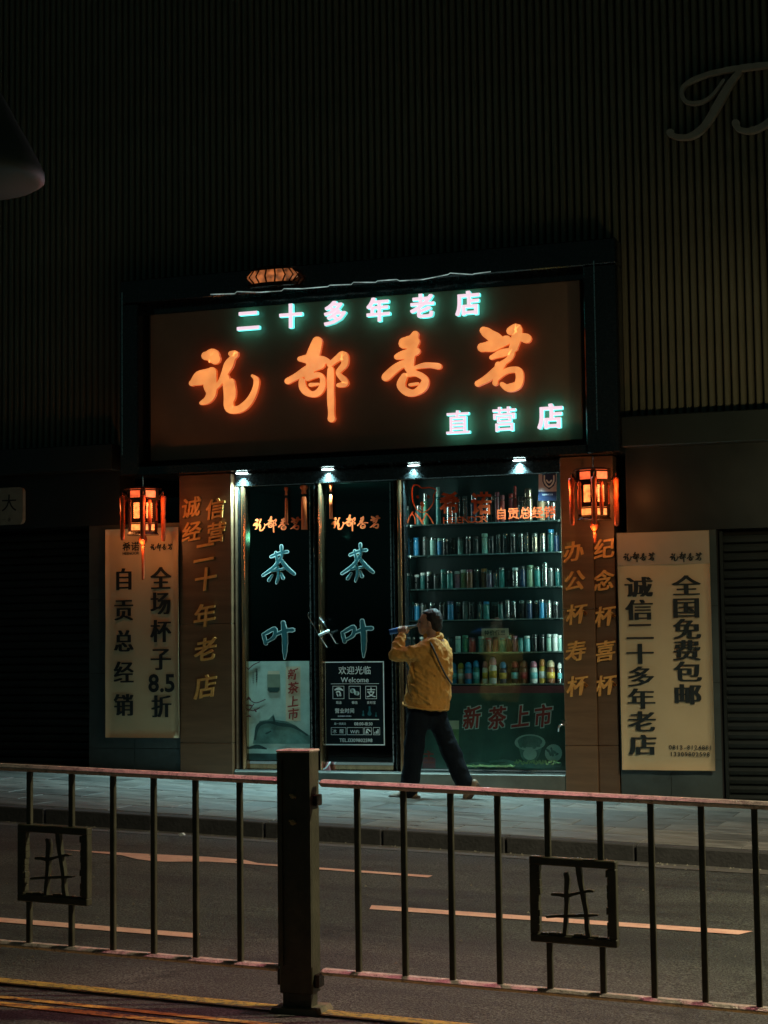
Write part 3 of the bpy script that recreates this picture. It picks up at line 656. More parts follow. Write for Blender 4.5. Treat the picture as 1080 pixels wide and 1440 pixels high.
# welcome notice on the second door
wn = thing('welcome_notice', 'white outlined welcome notice with opening hours on the second glass door', 'notice', (d2a+.3, YD, .6))
B = lambda u, v: at(440+u/9, 920+v/9, YD)
def frame(mb, u0, v0, u1, v1, w, y=YD):
    a = B(u0, v0); b = B(u1, v1); x0, z1 = a; x1, z0 = b
    mb.box(x0, x1, y-.002, y, z1-w, z1).box(x0, x1, y-.002, y, z0, z0+w).box(x0, x0+w, y-.002, y, z0+w, z1-w).box(x1-w, x1, y-.002, y, z0+w, z1-w); return mb
MB().prism([B(150, 100), B(905, 100), B(905, 1148), B(150, 1148)], YD-.0015, YD-.0005).build('dark_backing', mat('navy_film', (.002, .007, .01), .6, spec=.15), wn)
mb = MB(); frame(mb, 145, 95, 912, 1155, .011); mb.build('outline', K['white_decal'], wn)
def wl(txt, u, v, s, name='lettering', **k):
    mb = MB(); X, Z = B(u, v); line(mb, txt, X, YD-.003, Z, s, depth=.001, **k); return mb.build(name, K['white_decal'], wn)
wl('欢迎光临', 530, 205, .088, bold=.006); wl('Welcome', 530, 322, .075, bold=.004); wl('营业时间', 402, 716, .053, bold=.008); wl('BUSINESS HOURS', 402, 783, .019, bold=.01)
wl('周一至周日', 345, 880, .026, bold=.004); wl('08:00-18:30', 640, 880, .043, bold=.012); wl('TEL.13309802598', 545, 1088, .05, bold=.004)
wl('现金', 330, 612, .032, bold=.006); wl('微信', 530, 612, .032, bold=.006); wl('支付宝', 740, 612, .032, bold=.006)
mb = MB(); x0, z = B(228, 375); x1, _ = B(838, 375); mb.box(x0, x1, YD-.003, YD-.001, z-.002, z+.002); x0, z = B(228, 824); x1, _ = B(838, 824); mb.box(x0, x1, YD-.003, YD-.001, z-.004, z+.004); mb.build('rule', K['white_decal'], wn)
for u0, u1 in ((250, 398), (455, 605), (665, 810)):
    mb = MB(); frame(mb, u0, 402, u1, 566, .005); mb.build('icon_box', K['white_decal'], wn)
mb = MB(); brush(mb, [[(280, 450, 8), (330, 435, 18), (378, 455, 8)], [(300, 480, 8), (330, 470, 10), (350, 500, 8)], [(345, 515, 14), (348, 520, 14)], [(305, 500, 6), (318, 530, 6)]], YD-.003, .001, B); mb.build('icon', K['white_decal'], wn)
mb = MB(); brush(mb, [[(495, 465, 26), (512, 462, 28)], [(548, 492, 26), (565, 496, 26)]], YD-.003, .001, B); mb.build('icon', K['pale_decal'], wn)
mb = MB(); X, Z = B(738, 486); char(mb, '支', X, YD-.003, Z, .105, bold=.012, depth=.001); mb.build('icon', K['white_decal'], wn)
for (u, v, s) in ((638, 750, 1), (718, 720, 1.7), (800, 765, .8)):
    mb = MB(); brush(mb, [[(u, v-30*s, 7*s), (u, v-5*s, 6*s), (u, v+20*s, 15*s)]], YD-.003, .001, B); mb.build('icon', K['teal_decal'], wn)
for u0, u1 in ((230, 422), (432, 642), (652, 745), (762, 850)):
    mb = MB(); frame(mb, u0, 925, u1, 1022, .004); mb.build('icon_box', K['white_decal'], wn)
wl('冰', 275, 975, .048); wl('醒', 365, 975, .048); wl('WiFi', 530, 980, .05)
mb = MB(); brush(mb, [[(675, 1000, 6), (690, 950, 8), (725, 975, 7)], [(685, 975, 5), (700, 1000, 5)]], YD-.003, .001, B); brush(mb, [[(785, 1000, 6), (785, 990, 6)], [(805, 1000, 6), (805, 975, 6)], [(825, 1000, 7), (825, 955, 7)]], YD-.003, .001, B); mb.build('icon', K['white_decal'], wn)
# door handles (bent chrome bars with a lock bar)
Y = 17.03
def H(u, v): x, z = at(400+u/10.8, 840+v/10.8, Y); return (x, Y, z)
h1 = MB().tube([H(378, 232), H(355, 270), H(375, 320), H(520, 560), H(650, 760)], .007, 6).build('door_handle', K['chrome'], d1, True)
h2 = MB().tube([H(535, 300), H(660, 490), H(785, 700)], .007, 6).build('door_handle', K['chrome'], d2, True)
t = thing('lock_bar', 'white lock bar joining the two slanted chrome pulls of the glass doors', 'lock', (H(600, 550)[0], Y, H(600, 550)[2]))
MB().tube([H(525, 575), H(680, 505)], .015, 8).build('bar', K['white_decal'], t, True)
for p, h in ((H(378, 232), h1), (H(650, 760), h1), (H(785, 700), h2), (H(535, 300), h2)): MB().tube([p, (p[0], 17.14, p[2])], .006, 6).build('mount', K['chrome'], h)

# right display window
ww = thing('display_window', 'wide display window with orange lettering, dark shelves and a green tea poster below', 'window', (-5, YG, .39))
wa, wb = fx(572, 870, YG), oR+.004
MB().box(wa, wb, YG, YG+.012, .41, 3.325).build('pane', K['glass'], ww)
MB().box(wa, wb, YG-.02, YG+.03, .388, .408).build('sill_trim', K['chrome'], ww)
MB().box(wa, wb, YG+.36, YG+.4, .3, 3.4).build('back_panel', K['tealwall'], ww)
MB().box(wb+.001, wb+.04, YG+.02, YG+.4, .3, 3.4).build('side_panel', K['tealwall'], ww)
MB().box(wa-.04, wa-.001, YG+.02, YG+.4, .3, 3.4).build('side_panel', K['tealwall'], ww)
YS = 17.33
SH = [fz(680, y, YS) for y in (736, 779.5, 827, 871, 917, 961)]
for z in SH:
    s_ = MB().box(wa, wb, YG+.05, YG+.355, z-.022, z).build('shelf', K['gshelf'], ww)
    MB().box(wa, wb, YG+.044, YG+.0495, z-.012, z+.001).build('shelf_edge', K['shelfedge'], s_)
MB().box(wa, wb, YG+.03, YG+.06, fz(700, 975, YG), SH[5]-.024).build('shelf_apron', K['maroon'], ww)
mb = MB(); zp0 = fz(700, 1080.5, YG)
MB().box(wa, wb, YG+.02, YG+.035, .41, fz(700, 974.5, YG)-.002).build('poster_sheet', K['post_green'], ww)
yq = YG+.018; D_ = lambda u, v: at(540+u/4.154, 840+v/4.154, yq)
for grow, m, yy in ((9, 'pale_decal', 0), (0, 'poster_red', -.008)):
    mb = MB()
    for ch, u, v in (('新', 515, 705), ('茶', 662, 705), ('上', 800, 698), ('市', 930, 695)):
        X, Z = D_(u, v); char(mb, ch, X, yq+yy, Z, .235, bold=.004, depth=.001, shear=.1, rise=.12, xs=.8, heavy=(.06, .055) if grow else (.022, .015))
    mb.build('lettering_outline' if grow else 'lettering', K[m], ww)
el = lambda u, v, a, b, n=24: [D_(u+a*math.cos(6.2832*i/n), v+b*math.sin(6.2832*i/n)) for i in range(n)]
def flat(name, pts, m, dy): MB().prism(pts, yq-dy, yq-dy+.0008).build(name, K[m], ww)
flat('painted_cup', [D_(*p) for p in ((785, 870), (925, 870), (905, 930), (880, 965), (825, 965), (800, 930))], 'post_mid', 0)
flat('painted_cup_rim', el(853, 848, 90, 48), 'post_pale', .001); flat('painted_cup_inner', el(853, 842, 72, 34), 'post_mid', .002)
flat('painted_tea', el(853, 915, 40, 35), 'post_pale', .003); flat('painted_leaf', el(990, 910, 50, 52), 'post_pale', .001)
flat('painted_jar', [D_(*p) for p in ((340, 725), (437, 725), (437, 895), (430, 905), (345, 905))], 'leafgreen', 0); flat('painted_lid', [D_(*p) for p in ((338, 720), (438, 720), (438, 770), (338, 770))], 'poster_cream', .002)
mb = MB(); brush(mb, [[(470, 985, 10), (560, 975, 14), (650, 985, 12), (760, 975, 16), (900, 985, 14), (1025, 975, 14)], [(620, 960, 6), (700, 955, 8), (770, 965, 6)]], yq-.002, .001, D_); mb.build('painted_mist', K['post_mid'], ww)
mb = MB(); random.seed(5)
brush(mb, [[(790+q*11+random.uniform(-4, 4), 850+random.uniform(-22, 18), 5), (800+q*11, 860+random.uniform(-22, 18), 8), (812+q*11, 852+random.uniform(-18, 18), 4)] for q in range(11)]+[[(950+q*14, 880+random.uniform(0, 50), 4), (962+q*13, 895+random.uniform(0, 40), 7)] for q in range(5)], yq-.004, .0008, D_); mb.build('painted_leaves', K['post_mid'], ww)
mb = MB(); brush(mb, [[(760+q*11+random.uniform(-5, 5), 962+random.uniform(-14, 12), 2), (768+q*11, 966+random.uniform(-14, 10), 4), (776+q*11, 960+random.uniform(-12, 10), 2)] for q in range(24)]+[[(470+q*18, 982+random.uniform(-8, 6), 2), (484+q*18, 984+random.uniform(-6, 6), 4), (496+q*18, 982, 2)] for q in range(16)], yq-.0045, .0008, D_); mb.build('painted_leaves', K['leafgreen'], ww)
mb = MB(); X, Z = D_(262, 935); char(mb, '主', X, yq-.002, Z, .14, bold=.02, depth=.001, xs=.9); mb.build('lettering', K['poster_red'], ww)
flat('painted_bag', [D_(*p) for p in ((225, 940), (300, 940), (300, 998), (225, 998))], 'maroon', -.001)
# orange lettering on the glass
yo = YG-.003; O_ = lambda u, v: at(560+u/4.5, 640+v/4.5, yo)
mb = MB(); brush(mb, [[(108, 335, 4), (92, 290, 4), (88, 240, 4), (95, 195, 4), (122, 190, 4), (150, 208, 4), (195, 205, 4), (225, 212, 4), (240, 225, 4), (225, 255, 4), (222, 300, 4), (190, 345, 4), (150, 362, 4), (110, 340, 4)],
   [(122, 262, 8), (124, 266, 8)], [(190, 262, 8), (192, 266, 8)], [(150, 305, 11), (154, 318, 11)], [(152, 325, 4), (155, 350, 4)], [(95, 360, 4), (75, 385, 4), (55, 438, 4)], [(92, 375, 4), (105, 400, 4), (108, 435, 4)], [(110, 370, 5), (135, 400, 6), (155, 432, 7)], [(178, 370, 4), (165, 395, 4), (148, 430, 4)], [(185, 375, 4), (205, 400, 4), (222, 432, 4)]], yo, .001, O_)
mb.build('bear_logo', K['vinyl'], ww)
mb = MB()
for ch, u in (('希', 325), ('诺', 525)): X, Z = O_(u, 308); char(mb, ch, X, yo, Z, .235, bold=.03, depth=.001, xs=.92)
X, Z = O_(425, 408); line(mb, 'HEENOOR', X, yo, Z, .093, bold=.008, depth=.001, xs=1.25, adv=.72)
mb.build('lettering', K['vinyl'], ww)
mb = MB(); X, Z = O_(805, 372); line(mb, '自贡总经销', X, yo, Z+.008, .122, bold=.022, depth=.001); mb.build('lettering', K['vinyl'], ww)
# badge stickers
t = thing('badge_sticker', 'white sticker with a navy shield badge at the top right of the display glass', 'sticker', (O_(945, 180)[0], yo, O_(945, 180)[1]))
MB().prism([O_(888, 72), O_(1002, 70), O_(1002, 288), O_(888, 290)], yo-.001, yo+.001).build('paper', mat('sticker_paper', (.6, .58, .62), .5), t)
MB().prism([O_(886, 232), O_(1002, 230), O_(1002, 288), O_(886, 290)], yo-.0022, yo-.0012).build('strip', K['navy'], t)
MB().prism([O_(*p) for p in ((955, 88), (970, 102), (998, 110), (998, 165), (985, 195), (955, 218), (925, 195), (912, 165), (912, 110), (940, 102))], yo-.0022, yo-.0012).build('shield', K['navy'], t)
mb = MB(); brush(mb, [[(925, 130, 4), (926, 165, 5), (940, 190, 5), (955, 200, 5), (970, 190, 5), (984, 165, 5), (985, 130, 4)], [(940, 160, 5), (955, 175, 5), (970, 160, 5)]], yo-.003, .0006, O_); X, Z = O_(945, 250); line(mb, '全国联保正品', X, yo-.003, Z, .018, depth=.0006); mb.build('emblem', K['white_decal'], t)
t = thing('badge_sticker', 'partly hidden pale sticker right under the soffit above the navy shield badge', 'sticker', (O_(945, 10)[0], yo, O_(945, 10)[1]))
MB().prism([O_(888, 2), O_(985, 0), O_(985, 38), O_(888, 40)], yo-.001, yo+.001).build('paper', mat('sticker_paper_dull', (.42, .38, .36), .5), t)
mb = MB(); brush(mb, [[(908, 15, 6), (935, 26, 7), (965, 14, 6)]], yo-.002, .0006, O_); mb.build('emblem', K['maroon'], t)

# dark shop interior behind the doors
sh = thing('shop_interior', 'dark shop room seen through the two glass doors', 'room', (-6.8, 19, .39))
MB().box(-8.2, -5.95, 21, 21.1, .3, 3.45).build('back_wall', K['dark'], sh)
MB().box(-8.3, -8.2, 17.42, 21, .3, 3.45).build('side_wall', K['dark'], sh)
MB().box(-5.94, -5.875, 17.22, 21, .3, 3.45).build('side_wall', K['dark'], sh)
MB().box(-8.3, -5.9, 17.42, 21.1, .28, .37).build('room_floor', K['dark'], sh)
MB().box(-8.3, -5.9, 17.42, 21.1, 3.46, 3.52).build('room_ceiling', K['dark'], sh)
cn = thing('counter', 'dim green counter inside the shop behind the second door', 'counter', (-6.9, 19.5, .37))
MB().box(-8.05, -6.15, 19.4, 19.9, .372, 1.38, bev=.02).build('body', K['tealwall'], cn); MB().box(-8.1, -6.1, 19.35, 19.95, 1.382, 1.42, bev=.01).build('top', K['shelf'], cn)
lamp('counter_fill_light', 'POINT', (-7.0, 18.6, 2.9), 3.0, (.3, 1, .8), size=.05)  # unseen fill added to brighten the counter behind the glass
# red tassels hanging just inside the door glass
for (x, y0, y1, wd, lab) in ((402.5, 685, 741, 3.2, 'thin orange red tassel hanging inside the left door, left of the wider one'), (427.5, 683, 748, 6.5, 'wide orange red tassel hanging inside the left door near its right edge'), (465, 680, 733, 3.4, 'orange red tassel hanging inside the second door above its orange name')):
    X, zt = at(x, y0, 17.11); _, zb = at(x, y1, 17.11); w = wd/148
    t = thing('hanging_tassel', lab, 'tassel', (X, 17.11, zb), 'tassels hanging at the glass doors')
    MB().lathe([(w*.9, 0), (w*1.0, -.02), (w*.5, -.05), (w*.62, -.085)], (X, 17.11, zt), 10).build('knot', K['orange_decal'], t, True)
    MB().lathe([(w*.35, 0), (w*.25, -.03)], (X, 17.11, zt-.085), 8).build('cord', K['lacquer'], t, True)
    MB().lathe([(w*.55, 0), (w*.72, -.03), (w*.8, -(zt-zb)+.14)], (X, 17.11, zt-.115), 10, sy=.6).build('fringe', K['orange_decal'], t, True)

# ------------------------------------------------------------------ bottles on the shelves
BC = {}
def bmat(c, metal=False):
    if c not in BC:
        tab = {'grey': (.10, .12, .12), 'blue': (.03, .25, .5), 'dark grey': (.05, .055, .055), 'pale teal': (.30, .55, .50), 'black': (.012, .014, .016), 'pale green': (.35, .58, .48), 'teal': (.05, .28, .27), 'dark teal': (.02, .13, .13),
               'pink': (.45, .16, .22), 'olive': (.25, .3, .13), 'brown': (.22, .08, .035), 'purple': (.14, .09, .14), 'sage': (.30, .42, .28), 'navy': (.015, .04, .10), 'red': (.4, .05, .04), 'green': (.1, .34, .22), 'beige': (.55, .42, .26),
               'yellow': (.62, .38, .06), 'white': (.68, .7, .68), 'maroon': (.22, .05, .07), 'cyan': (.2, .55, .6), 'orange': (.6, .22, .06)}
        if c in ('silver', 'warm silver', 'dark steel'):
            BC[c] = mat('bottle_'+c.replace(' ', '_'), {'silver': (.6, .64, .63), 'warm silver': (.62, .54, .42), 'dark steel': (.2, .22, .22)}[c], .2, .9, var=.1, scale=15)
        else: BC[c] = mat('bottle_'+c.replace(' ', '_'), tab[c], .3, 0, var=.12, scale=18, coat=.5)
    return BC[c]
ORD = ['first', 'second', 'third', 'fourth', 'fifth', 'sixth', 'seventh', 'eighth', 'ninth', 'tenth', 'eleventh', 'twelfth', 'thirteenth', 'fourteenth', 'fifteenth', 'sixteenth', 'seventeenth', 'eighteenth', 'nineteenth', 'twentieth', 'twenty-first', 'twenty-second', 'twenty-third']
BM = {}
def bottle(x, zb, w, h, body, capc, kind, label, group):
    X = fx(x, 800, YS+.02)+random.uniform(-.006, .006); Wd = w/146/2*random.choice((.94, 1, 1.05)); Hh = h/146*random.choice((.93, 1, 1.04)); ec = random.choice(('white', 'yellow', 'red', 'cyan', 'pink')) if kind == 'kid' else 'silver'
    X = min(X, wb-Wd-.004)
    t = thing('thermos' if kind in ('flask', 'tall') else 'mug' if kind == 'mug' else 'bottle', label, 'thermos' if kind in ('flask', 'tall') else 'bottle', (X, YS+.02+random.uniform(-.02, .02), zb+.0005), group)
    k = (round(Wd, 3), round(Hh, 3), body, capc, kind, ec)
    if k not in BM:
        r = Wd
        if kind == 'kid':
            b = [(r*.9, 0), (r, .008), (r, Hh*.62), (r*.8, Hh*.7)]; c = [(r*.86, Hh*.7), (r*.95, Hh*.74), (r*.85, Hh*.9), (r*.4, Hh*.99)]
            e = [(r*1.02, Hh*.2), (r*1.02, Hh*.48)]
        elif kind == 'tall':
            b = [(r*.95, 0), (r, .01), (r, Hh*.68), (r*.8, Hh*.74)]; c = [(r*.82, Hh*.745), (r*.85, Hh*.76), (r*.8, Hh*.97), (r*.7, Hh)]; e = [(r*1.03, Hh*.66), (r*1.03, Hh*.68)]
        else:
            b = [(r*.93, 0), (r, .006), (r, Hh*.82), (r*.93, Hh*.85)]; c = [(r*.95, Hh*.853), (r*.97, Hh*.87), (r*.95, Hh*.98), (r*.85, Hh)]; e = [(r*1.02, Hh*.80), (r*1.02, Hh*.825)]
        BM[k] = (MB().lathe(b, n=14).mesh('body', bmat(body), True), MB().lathe(c, n=14).mesh('cap', bmat(capc), True), MB().lathe(e, n=14).mesh('band', bmat(ec), True))
    for nm, me in zip(('body', 'cap', 'band'), BM[k]): put(nm, me, t, (0, 0, 0), local=True)
    return t
def row(si, items, shelfname, org, sc, hgt):
    z = SH[si]
    for i, it in enumerate(items):
        u, w, h, body, capc = it[:5]; kind = it[5] if len(it) > 5 else 'flask'
        nm = {'flask': 'flask', 'tall': 'tall thermos', 'kid': "children's bottle", 'mug': 'mug'}[kind]
        cc = '' if capc == body else f' with {capc} cap'
        bottle(org+u/sc, z, w, h, body, capc, kind, f'{body} {nm}{cc} on the {shelfname} shelf, {ORD[i]} from the left', f'bottles on the {shelfname} display shelf')
row(0, [(70, 9, 35, 'silver', 'dark steel'), (135, 9, 30, 'dark teal', 'silver'), (175, 8, 47, 'green', 'silver', 'tall'), (258, 7, 55, 'teal', 'pale teal', 'tall'), (335, 11, 47, 'silver', 'silver', 'tall'), (385, 8, 40, 'dark steel', 'black'), (428, 9, 40, 'silver', 'silver'),
        (485, 11, 48, 'navy', 'silver', 'tall'), (560, 10, 42, 'silver', 'dark steel'), (608, 6, 40, 'black', 'silver'), (635, 7, 44, 'maroon', 'maroon'), (665, 7, 44, 'red', 'maroon'), (718, 8, 46, 'maroon', 'red'), (747, 6, 52, 'red', 'red', 'tall'), (790, 9, 36, 'dark steel', 'black'), (832, 14, 53, 'warm silver', 'warm silver', 'tall'), (910, 11, 34, 'beige', 'warm silver'), (955, 9, 30, 'dark grey', 'silver'), (990, 8, 26, 'silver', 'silver')], 'topmost', 560, 4.5, 0)
row(1, [(75, 9, 27, 'grey', 'silver'), (120, 8.5, 27, 'blue', 'blue'), (175, 9, 29, 'dark grey', 'dark grey'), (221, 10, 28, 'pale teal', 'silver'), (265, 8.5, 28, 'blue', 'pale teal'), (305, 8, 26, 'black', 'silver'), (347, 8.5, 26, 'black', 'black'), (398, 8.5, 29, 'pale teal', 'grey'), (447, 8.5, 28, 'black', 'silver'), (495, 9.5, 29, 'dark grey', 'grey'),
        (548, 10.5, 31, 'pale green', 'pale green'), (592, 8, 29, 'black', 'dark grey'), (636, 8, 28, 'dark steel', 'silver'), (680, 8, 29, 'black', 'silver'), (735, 8, 30, 'black', 'silver'), (776, 8, 30, 'dark steel', 'silver'), (819, 8, 30, 'silver', 'dark steel'), (868, 9, 31, 'warm silver', 'silver'), (915, 9, 31, 'silver', 'warm silver'), (968, 10, 34, 'dark teal', 'blue'), (1003, 8, 28, 'navy', 'black')], 'second', 560, 4.5, 0)
row(2, [(75, 8, 24, 'black', 'silver'), (112, 8, 24, 'black', 'white'), (155, 9, 25, 'dark teal', 'white'), (195, 8, 25, 'black', 'white'), (240, 8, 24, 'dark grey', 'black'), (285, 9, 29, 'dark teal', 'teal'), (330, 8.5, 29, 'teal', 'silver'), (373, 8.5, 28, 'pink', 'white'), (413, 8.5, 28, 'olive', 'white'), (451, 8.5, 28, 'brown', 'maroon'), (491, 8, 28, 'dark grey', 'silver'), (536, 9, 31, 'brown', 'orange'), (575, 8.5, 28, 'purple', 'dark grey'),
        (618, 8.5, 28, 'silver', 'dark steel'), (659, 9, 29, 'teal', 'silver'), (700, 9, 27, 'black', 'black'), (742, 8.5, 31, 'silver', 'white'), (788, 9, 30, 'navy', 'dark grey'), (833, 10.5, 32, 'sage', 'sage'), (882, 9, 32, 'teal', 'silver'), (927, 9, 34, 'silver', 'silver'), (968, 8, 26, 'grey', 'silver'), (1003, 8, 26, 'dark teal', 'silver')], 'third', 560, 4.5, 0)
row(3, [(152, 8.5, 28, 'silver', 'teal'), (192, 9, 28, 'blue', 'silver'), (235, 9, 28, 'dark grey', 'black'), (285, 9, 26, 'black', 'silver'), (335, 9, 26, 'black', 'black'), (386, 9, 27, 'blue', 'navy'), (430, 9, 25, 'black', 'silver'), (472, 10, 26, 'grey', 'grey'), (512, 8, 25, 'black', 'black'), (552, 9, 27, 'silver', 'dark steel'), (596, 9, 26, 'teal', 'blue'), (640, 10, 25, 'black', 'grey'), (680, 8, 25, 'dark teal', 'black'), (716, 8, 27, 'silver', 'silver'), (758, 8, 28, 'dark steel', 'silver'), (803, 10, 27, 'black', 'silver'), (846, 9, 27, 'navy', 'silver'), (885, 7, 26, 'black', 'silver'), (922, 9, 27, 'blue', 'silver'), (960, 9, 27, 'silver', 'dark steel'), (1002, 9, 26, 'black', 'silver')], 'fourth', 540, 4.154, 0)
row(4, [(160, 9, 24, 'dark grey', 'silver'), (215, 9, 24, 'black', 'white'), (380, 8, 23, 'dark grey', 'black'), (425, 8.5, 23, 'pale teal', 'white'), (466, 10, 24, 'green', 'green'), (512, 9, 23, 'red', 'maroon'), (558, 9.5, 23, 'teal', 'pale teal'), (604, 8.5, 21, 'brown', 'red'), (641, 8.5, 21, 'red', 'brown'), (684, 9.5, 22, 'green', 'teal'), (722, 8, 23, 'brown', 'beige'), (756, 8, 23, 'maroon', 'pink'), (791, 8, 22, 'teal', 'dark teal'), (828, 8.5, 22, 'cyan', 'white'), (873, 9, 27, 'black', 'dark grey'), (915, 8.5, 27, 'black', 'black'), (955, 8.5, 25, 'pale green', 'white'), (996, 8.5, 25, 'white', 'white'), (1024, 6, 25, 'pale teal', 'white')], 'fifth', 540, 4.154, 0)
row(5, [(170, 9, 30, 'blue', 'red', 'kid'), (225, 9, 30, 'pink', 'white', 'kid'), (352, 9, 30, 'navy', 'blue', 'kid'), (397, 9.5, 31, 'blue', 'blue', 'kid'), (438, 9.5, 33, 'beige', 'yellow', 'kid'), (487, 11, 34, 'blue', 'blue', 'kid'), (531, 10.5, 34, 'teal', 'blue', 'kid'), (581, 8.5, 33, 'white', 'pink', 'kid'), (626, 11, 37, 'white', 'pink', 'kid'), (684, 12, 34, 'navy', 'blue', 'kid'), (750, 12, 35, 'black', 'red', 'kid'), (806, 12, 36, 'brown', 'brown', 'kid'), (863, 10.5, 35, 'white', 'pink', 'kid'), (912, 10.5, 34, 'yellow', 'orange', 'kid'), (965, 12, 32, 'brown', 'beige', 'kid'), (1015, 7, 30, 'silver', 'white', 'kid')], 'lowest', 540, 4.154, 0)
lamp('added_strip_light', 'AREA', (wb-.03, YG+.05, 1.95), 7.5, (.85, 1, .90), (wa, YG+.2, 1.9), .03, sy=2.7)  # unseen strips added at both window sides to light the bottles
lamp('added_strip_light', 'AREA', (wa+.01, YG+.05, 1.95), 5.0, (.85, 1, .90), (wb, YG+.2, 1.9), .03, sy=2.7)
t = thing('price_card', 'white printed card standing behind the row of small flasks on the fifth shelf', 'card', (fx(696, 890, 17.42), 17.42, SH[4]))
x0, z1 = at(677, 884, 17.42); x1, _ = at(715, 884, 17.42)
MB().box(x0, x1, 17.42, 17.425, SH[4]+.001, z1).build('card', K['poster_cream'], t)
mb = MB(); line(mb, '特价优惠', (x0+x1)/2, 17.418, z1-.045, .055, bold=.02, depth=.001); mb.build('lettering', K['post_dk'], t)

